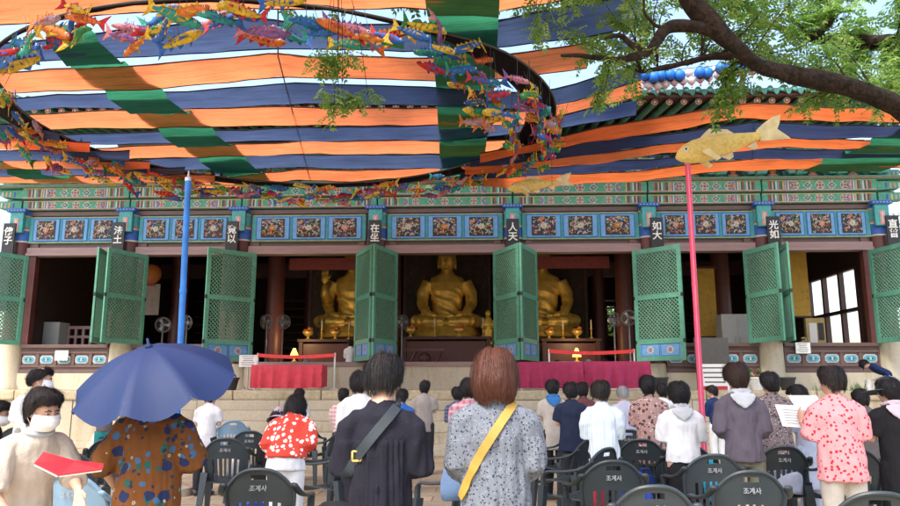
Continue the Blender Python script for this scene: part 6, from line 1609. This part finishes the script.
P30 = person(885, 378, 6.5, 'person in black dress and dark cap with lilac scarf at the right edge', BLACK, BLACK, ('curly', H_BLACK, 1.12, .005), arms='read', nod=.2, turn=.3, w=1.08, hem=.45, sleeve='short', flare=.02, loose=.02, collar=SCARF, hat=hat_cap(CAPG, .9, .14), group=G1)
P21 = person(600, 382, 7.4, 'person with dark hair in pale blue and white striped shirt', STRP, BLACK, ('crop', H_SOFT, 1.17, .006), arms='pray', nod=.25, w=1.06, hem=.78, sleeve='three', flare=.02, loose=.018, folds=.009, group=G1)
P25 = person(677, 383, 6.9, 'person with curly black hair in plain white blouse and black skirt', W_, BLACK, ('curly', H_BLACK, 1.24, .012), arms='pray', nod=.2, w=1.06, hem=.84, sleeve='elbow', flare=.02, loose=.02, skirt=.4, collar=HOOD, group=G1)
P27 = person(767, 373, 8.2, 'person with black hair in dark small flowered blouse, right of the olive trousers', DFLOR, DGREY, ('short', H_BLACK, 1.18, .006), arms='pray', nod=.2, w=1.18, hem=.55, sleeve='elbow', flare=.03, loose=.02, group=G1)
P23 = person(647, 376, 8.6, 'tall person with black hair in brown and pink leaf patterned blouse', PAIS, DGREY, ('short', H_BLACK, 1.15, .005), arms='pray', nod=.1, w=1.10, hem=.60, sleeve='elbow', flare=.02, loose=.02, group=G1)
P7 = person(299, 399, 6.6, 'person with black cap bending forward in red blouse with white flowers, white trousers', REDF, WTRO, ('bob', H_BLACK, 1.08, 0), arms='front', nod=.35, bow=.55, w=1.06, hem=.92, sleeve='elbow', flare=.05, loose=.03, undershirt=W_, hat=hat_cap(BLACK, 0, .08), group=G1)
P19 = person(570, 383, 9.2, 'person with black hair in plain navy tee before the crimson table', NTEE, DGREY, ('short', H_BLACK, 1.15, .004), nod=.25, w=1.12, hem=.72, sleeve='short', flare=.02, loose=.02, group=G1)
P18 = person(552, 380, 10.0, 'person in beige vest with blue collar, left of the navy tee', VEST, DGREY, ('short', H_BLACK, 1.15, .004), nod=.2, w=1.06, hem=.65, sleeve='short', collar=BLUEB, group=G1)
P20 = person(582, 383, 11.0, 'person in maroon top, half hidden behind the navy tee', MAR, DGREY, ('short', H_BLACK, 1.15, .005), nod=.2, hem=.7, sleeve='elbow', group=G1)
P22 = person(622, 387, 10.2, 'grey haired person in lavender shirt right of the striped shirt', LAV, DGREY, ('crop', H_GREY, 1.05, .003), nod=.35, w=1.08, hem=.75, sleeve='short', loose=.02, group=G1)
P11 = person(361, 372, 7.6, 'person with full black hair in white blouse, left behind the navy dress', W_, DGREY, ('short', H_BLACK, 1.22, .006), nod=.15, hem=.75, sleeve='elbow', loose=.02, group=G1)
P13 = person(425, 381, 12.6, 'person in grey vest and dark trousers standing alone before the central steps', VESTG, DGREY, ('short', H_BLACK, 1.12, .004), nod=.15, w=1.10, hem=.72, sleeve='short', loose=.02, group=G1)
P10 = person(344, 389, 11.2, 'person in pink plaid shirt, left of the white blouse', PPLD, DGREY, ('short', H_BLACK, 1.15, .004), nod=.2, hem=.7, sleeve='long', loose=.015, group=G1)
P15 = person(469, 379, 8.2, 'person with black hair in pink and red plaid jacket behind the speckled dress', RPLD, DGREY, ('short', H_BLACK, 1.2, .006), nod=.15, hem=.7, sleeve='long', loose=.02, w=1.1, group=G1)
P16 = person(458, 387, 10.8, 'person in dark blue plaid shirt, left of the pink plaid jacket', BPLD, DGREY, ('short', H_BLACK, 1.15, .004), nod=.2, hem=.65, sleeve='elbow', group=G1)
P28 = person(794, 387, 8.6, 'person in blue grey dress turned left, right of the dark flowered blouse', BLDR, BLDR, ('curly', H_BLACK, 1.22, .01), nod=.35, turn=.5, rz=22, hem=.35, sleeve='elbow', arms='read', w=1.05, group=G1)
P24 = person(661, 384, 11.5, 'person with black hair in white top, half hidden between leaf blouse and white blouse', W_, DGREY, ('short', H_BLACK, 1.15, .004), nod=.15, hem=.7, sleeve='short', group=G1)
P31 = person(710, 386, 13.2, 'person in navy jacket just right of the pink pole, far off', NJK, WTRO, ('short', H_BLACK, 1.1, .003), nod=.25, turn=.4, hem=.75, sleeve='long', rz=25, group=G1)
P3 = person(44, 367, 7.0, 'man in white shirt, hair thin on top, behind the woman with mask', W_, DGREY, ('bald', H_BLACK, 1.06, .003), nod=.18, turn=-.9, rz=-10, hem=.75, sleeve='short', loose=.025, w=1.15, mask=True, group=G1)
P6 = person(213, 397, 10.2, 'person in white shirt right of the blue umbrella', W_, DGREY, ('short', H_BLACK, 1.12, .004), nod=.4, bow=.2, hem=.72, sleeve='short', w=1.08, group=G1)
P5 = person(110, 400, 11.5, 'person with grey top and teal trousers seen below the blue umbrella', GREYT, TEAL, ('bob', H_BLACK, 1.08, 0), nod=.3, hem=.85, sleeve='short', group=G1)
P8 = person(281, 409, 8.4, 'seated person in black with lilac bucket hat beside the red blouse', BLACK, BLACK, ('bob', H_BLACK, 1.04, 0), arms='front', nod=.3, bow=.1, sit=True, hem=.8, sleeve='long', hat=hat_bucket(LILAC), fixed=1.0, group='seated worshippers')
P9 = person(300, 393, 11.8, 'person with black hair in pale top behind the black cap', W_, DGREY, ('short', H_BLACK, 1.12, .004), nod=.3, turn=-.4, hem=.75, sleeve='short', group=G1)
P4 = person(2, 401, 7.2, 'masked person with black hair at the far left edge, seated', BLACK, BLACK, ('short', H_BLACK, 1.12, .004), rz=-70, nod=.15, sit=True, hem=.8, sleeve='long', mask=True, fixed=1.0, group='seated worshippers')
P14 = person(402, 391, 10.4, 'person in blue shirt hidden behind the right shoulder of the navy dress', cloth('royal_blue', (.03, .12, .42)), DGREY, ('short', H_BLACK, 1.12, .004), nod=.3, hem=.75, sleeve='short', group=G1)
P34 = person(858, 392, 9.0, 'person with black hair behind the white booklet at the right', GREYT, DGREY, ('curly', H_BLACK, 1.15, .008), nod=.35, hem=.7, sleeve='elbow', group=G1)
P32 = person(859, 363, 18.35, 'person in navy jacket and white trousers crouching on the terrace at the right', NJK, WTRO, ('short', H_BLACK, 1.1, .003), rz=70, bow=1.0, nod=.3, sit=True, hem=.88, sleeve='long', arms='down', hat=hat_cap(NCAP, 0, .08), zbase=TZ, fixed=.95, group='people on the terrace')
P33 = person(351, 340, 21.9, 'person in white standing inside the hall beside the left centre door', W_, DGREY, ('short', H_BLACK, 1.1, .003), hem=.6, sleeve='long', nod=.2, zbase=Z_SILL-.03, fixed=.92, group='people inside the hall')
for i, (px, c) in enumerate(((246, NTEE), (283, MAR), (307, LAV), (557, GREYT), (588, VEST), (605, W_))):
    person(px, (358, 361, 360, 361, 360, 360)[i], 22.6, ('person in navy seated inside above the left of the red table', 'person in maroon seated inside above the middle of the red table', 'person in lavender seated inside above the right of the red table', 'person in grey seated inside above the left crimson table', 'person in beige seated inside above the right crimson table', 'person in white seated inside at the right end of the tape')[i], c, DGREY, ('short', H_SOFT if i % 2 else H_GREY, 1.1, .003), sit=True, bow=.25, hem=.82, sleeve='short', nod=.3, zbase=Z_SILL-.45, fixed=.95, group='people inside the hall')
person(803, 338, 21.9, 'person with pale yellow hat seated inside the rightmost bay', DGREY, DGREY, ('short', H_SOFT, 1.05, .003), sit=True, hem=.8, sleeve='long', nod=.2, zbase=Z_SILL, fixed=1.0, hat=hat_bucket(pm('straw', (.55, .45, .22), rough=.8), .04), group='people inside the hall')

# ------------------------------------------------------------------ things people hold
M_UMB = pm('umbrella_blue', (.018, .042, .145), rough=.65, var=.1, scale=3, bump=.1, bscale=150, trans=.3); M_RIB = pm('umbrella_rib', (.25, .25, .27), rough=.3, metallic=.8)
ap = PY(149, 347, 4.05); ax = V((-.10, -.40, 1)).normalized(); e1 = V((1, 0, .1)); e1 = (e1-ax*e1.dot(ax)).normalized(); e2 = ax.cross(e1)
t = thing('umbrella', ap, 'open blue umbrella held over the brown flowered dress', 'umbrella')
b = MB().m(M_UMB); NR = 8; RU = .450; G = []
def ub(a, r):
    k = (a/(2*math.pi/NR)) % 1; rr_ = r*(1-.055*r*math.sin(math.pi*k)); sagg = .075*r*math.sin(math.pi*k)
    return ap+e1*(RU*rr_*math.cos(a))+e2*(RU*rr_*math.sin(a))-ax*(.205*(r**1.9)+sagg*r)
for j in range(13): G.append([b.bm.verts.new(ub(2*math.pi*i/64+.2, max(.012, j/12))) for i in range(64)])
for A_, B_ in zip(G, G[1:]):
    for i in range(64): b.f([A_[i], A_[(i+1) % 64], B_[(i+1) % 64], B_[i]])
b.build('canopy', t, smooth=True, normals=False)
hb = ap-ax*.68
b = MB().m(M_RIB); b.tube([ap+ax*.045, hb], .006, 8); b.build('shaft', t, smooth=True); b = MB().m(M_BLUE); b.tube([hb+ax*.11, hb], .013, 10); b.build('handle', t, smooth=True); b = MB().m(M_UMB); b.tube([ap-ax*.002, ap+ax*.012, ap+ax*.02, ap+ax*.05], [.022, .018, .008, .006], 10); b.build('ferrule', t, smooth=True)
for k in range(NR):
    a = 2*math.pi*k/NR; rb = MB().m(M_RIB); rb.tube([ub(a-0.0, j/8)-ax*.006 for j in range(9)], .003, 5); r_ = rb.build('rib', t, smooth=True)
    st = MB().m(M_RIB); st.tube([ap-ax*.30, ub(a, .5)-ax*.008], .0025, 4); o = st.build('strut', t, smooth=True); o.parent = r_
# red booklet
M_BK = pm('booklet_red', (.62, .02, .03), rough=.4, var=.06)
a = [PY(34, 455, 3.55), PY(66, 463, 3.50), PY(100, 466, 3.62), PY(72, 472, 3.40)]
t = thing('booklet', PY(66, 465, 3.5), 'open red booklet held by the woman with the mask', 'booklet')
def slab(b, q, th): 
    n = (q[1]-q[0]).cross(q[3]-q[0]).normalized()*th; b.prism(q, n)
c0, c1 = PY(58, 476, 3.42), PY(72, 461, 3.62); l0, l1 = PY(34, 464, 3.46), PY(43, 453, 3.66); r0, r1 = PY(102, 470, 3.42), PY(104, 465, 3.66)
for nm, q in (('cover', [l0, c0, c1, l1]), ('cover', [c0, r0, r1, c1])):
    b = MB().m(M_BK); slab(b, q, .006); b.build(nm, t); b = MB().m(M_PAPER); n = (q[1]-q[0]).cross(q[3]-q[0]).normalized(); n = n if n.z < 0 else -n; ctr = sum(q, V())/4; slab(b, [ctr+(p-ctr)*.96+n*.008 for p in q], .006); b.build('pages', t)
# white booklet before the pink blouse
r = P29; pose, sc = PERS[r.name]['pose'], PERS[r.name]['sc']
t = thing('booklet', worldpt(r, pose((0, .36, 1.22))*sc), 'open white booklet held before the pink dotted blouse', 'booklet'); ctr = t.location
for s in (-1, 1):
    q = [ctr+V(v) for v in ((0, 0, -.10), (s*.27, .05, -.08), (s*.29, .13, .10), (0, .09, .085))]; b = MB().m(M_PAPER); slab(b, q, .006); b.build('page', t)
    b = MB().m(M_INK); 
    for k in range(6):
        v = .15+.12*k; A_, B_ = q[0].lerp(q[3], v), q[1].lerp(q[2], v); b.tube([A_.lerp(B_, .12)+V((0, -.004, .004)), A_.lerp(B_, .85)+V((0, -.004, .004))], .0015, 4)
    b.build('printed_lines', t)
# song sheet of the person in the blue grey dress
t = thing('paper_sheet', PY(806, 402, 8.2), 'white paper sheet held before the blue grey dress', 'paper'); b = MB().m(M_PAPER); b.box((0, 0, 0), (.30, .008, .21), Matrix.Rotation(-.9, 3, 'X')); b.build('sheet', t, world=False)
# bags and cloths on and under the chairs
def bag(px, py, Y, w_, h_, mat, label, name='bag', rest=None):
    p = PY(px, py, Y); t = thing(name, p if rest is None else V((p.x, Y, rest)), label, 'bag', None); z0 = 0 if rest is not None else -h_/2; b = MB().m(mat)
    n = 20; b.loft([((0, 0, z0+h_*k), (w_/2*r, 0, 0), (0, w_*.3*r, 0)) for k, r in ((0, .75), (.03, .95), (.25, 1.05), (.6, .98), (.85, .8), (.95, .72), (1, .6))], n)
    for v in b.bm.verts: v.co += V((noise.noise(v.co*9), noise.noise(v.co*9+V((3, 3, 3))), noise.noise(v.co*9+V((6, 1, 2)))))*.03*min(1, w_/.3)
    b.build('bag_body', t, world=False, smooth=True); b = MB().m(mat)
    for s in (-1, 1): b.tube(smooth_path([(-w_*.22, s*w_*.12, z0+h_*.95), (-w_*.18, s*w_*.14, z0+h_*1.25), (w_*.18, s*w_*.14, z0+h_*1.25), (w_*.22, s*w_*.12, z0+h_*.95)], 4), .009, 6)
    b.build('strap', t, world=False, smooth=True); return t
M_CY = pm('bag_cyan', (.03, .42, .62), rough=.5); M_RB = pm('bag_royal', (.02, .05, .36), rough=.5); M_BE = pm('bag_beige', (.5, .42, .3), rough=.6)
bag(718, 467, 6.75, .26, .30, M_CY, 'cyan bag on the chair left of the olive trousers', rest=.43); bag(633, 462, 5.95, .26, .26, M_RB, 'royal blue bag on the chair behind the striped shirt', rest=.43); bag(597, 470, 5.95, .12, .24, M_RED, 'red bag on the chair behind the striped shirt', rest=.43)
bag(644, 452, 7.2, .20, .16, cloth('cloth_deep_blue', (.012, .03, .15)), 'dark blue bag hung beside the striped shirt', rest=.45); bag(752, 487, 5.45, .22, .22, M_BE, 'beige bag on the chair behind the olive trousers', rest=.43); bag(787, 478, 7.3, .3, .2, BLDR, 'blue grey bag on the chair right of the olive trousers', rest=.43)
bag(250, 490, 5.4, .24, .2, M_RB, 'dark blue bag on the chair below the red blouse', rest=.43); bag(240, 447, 8.4, .25, .22, W_, 'white cloth bag on the chair right of the brown dress', rest=.43); bag(453, 482, 4.3, .13, .20, cloth('cloth_mid_blue', (.13, .21, .36)), 'pale blue cloth bag hanging left of the speckled dress')
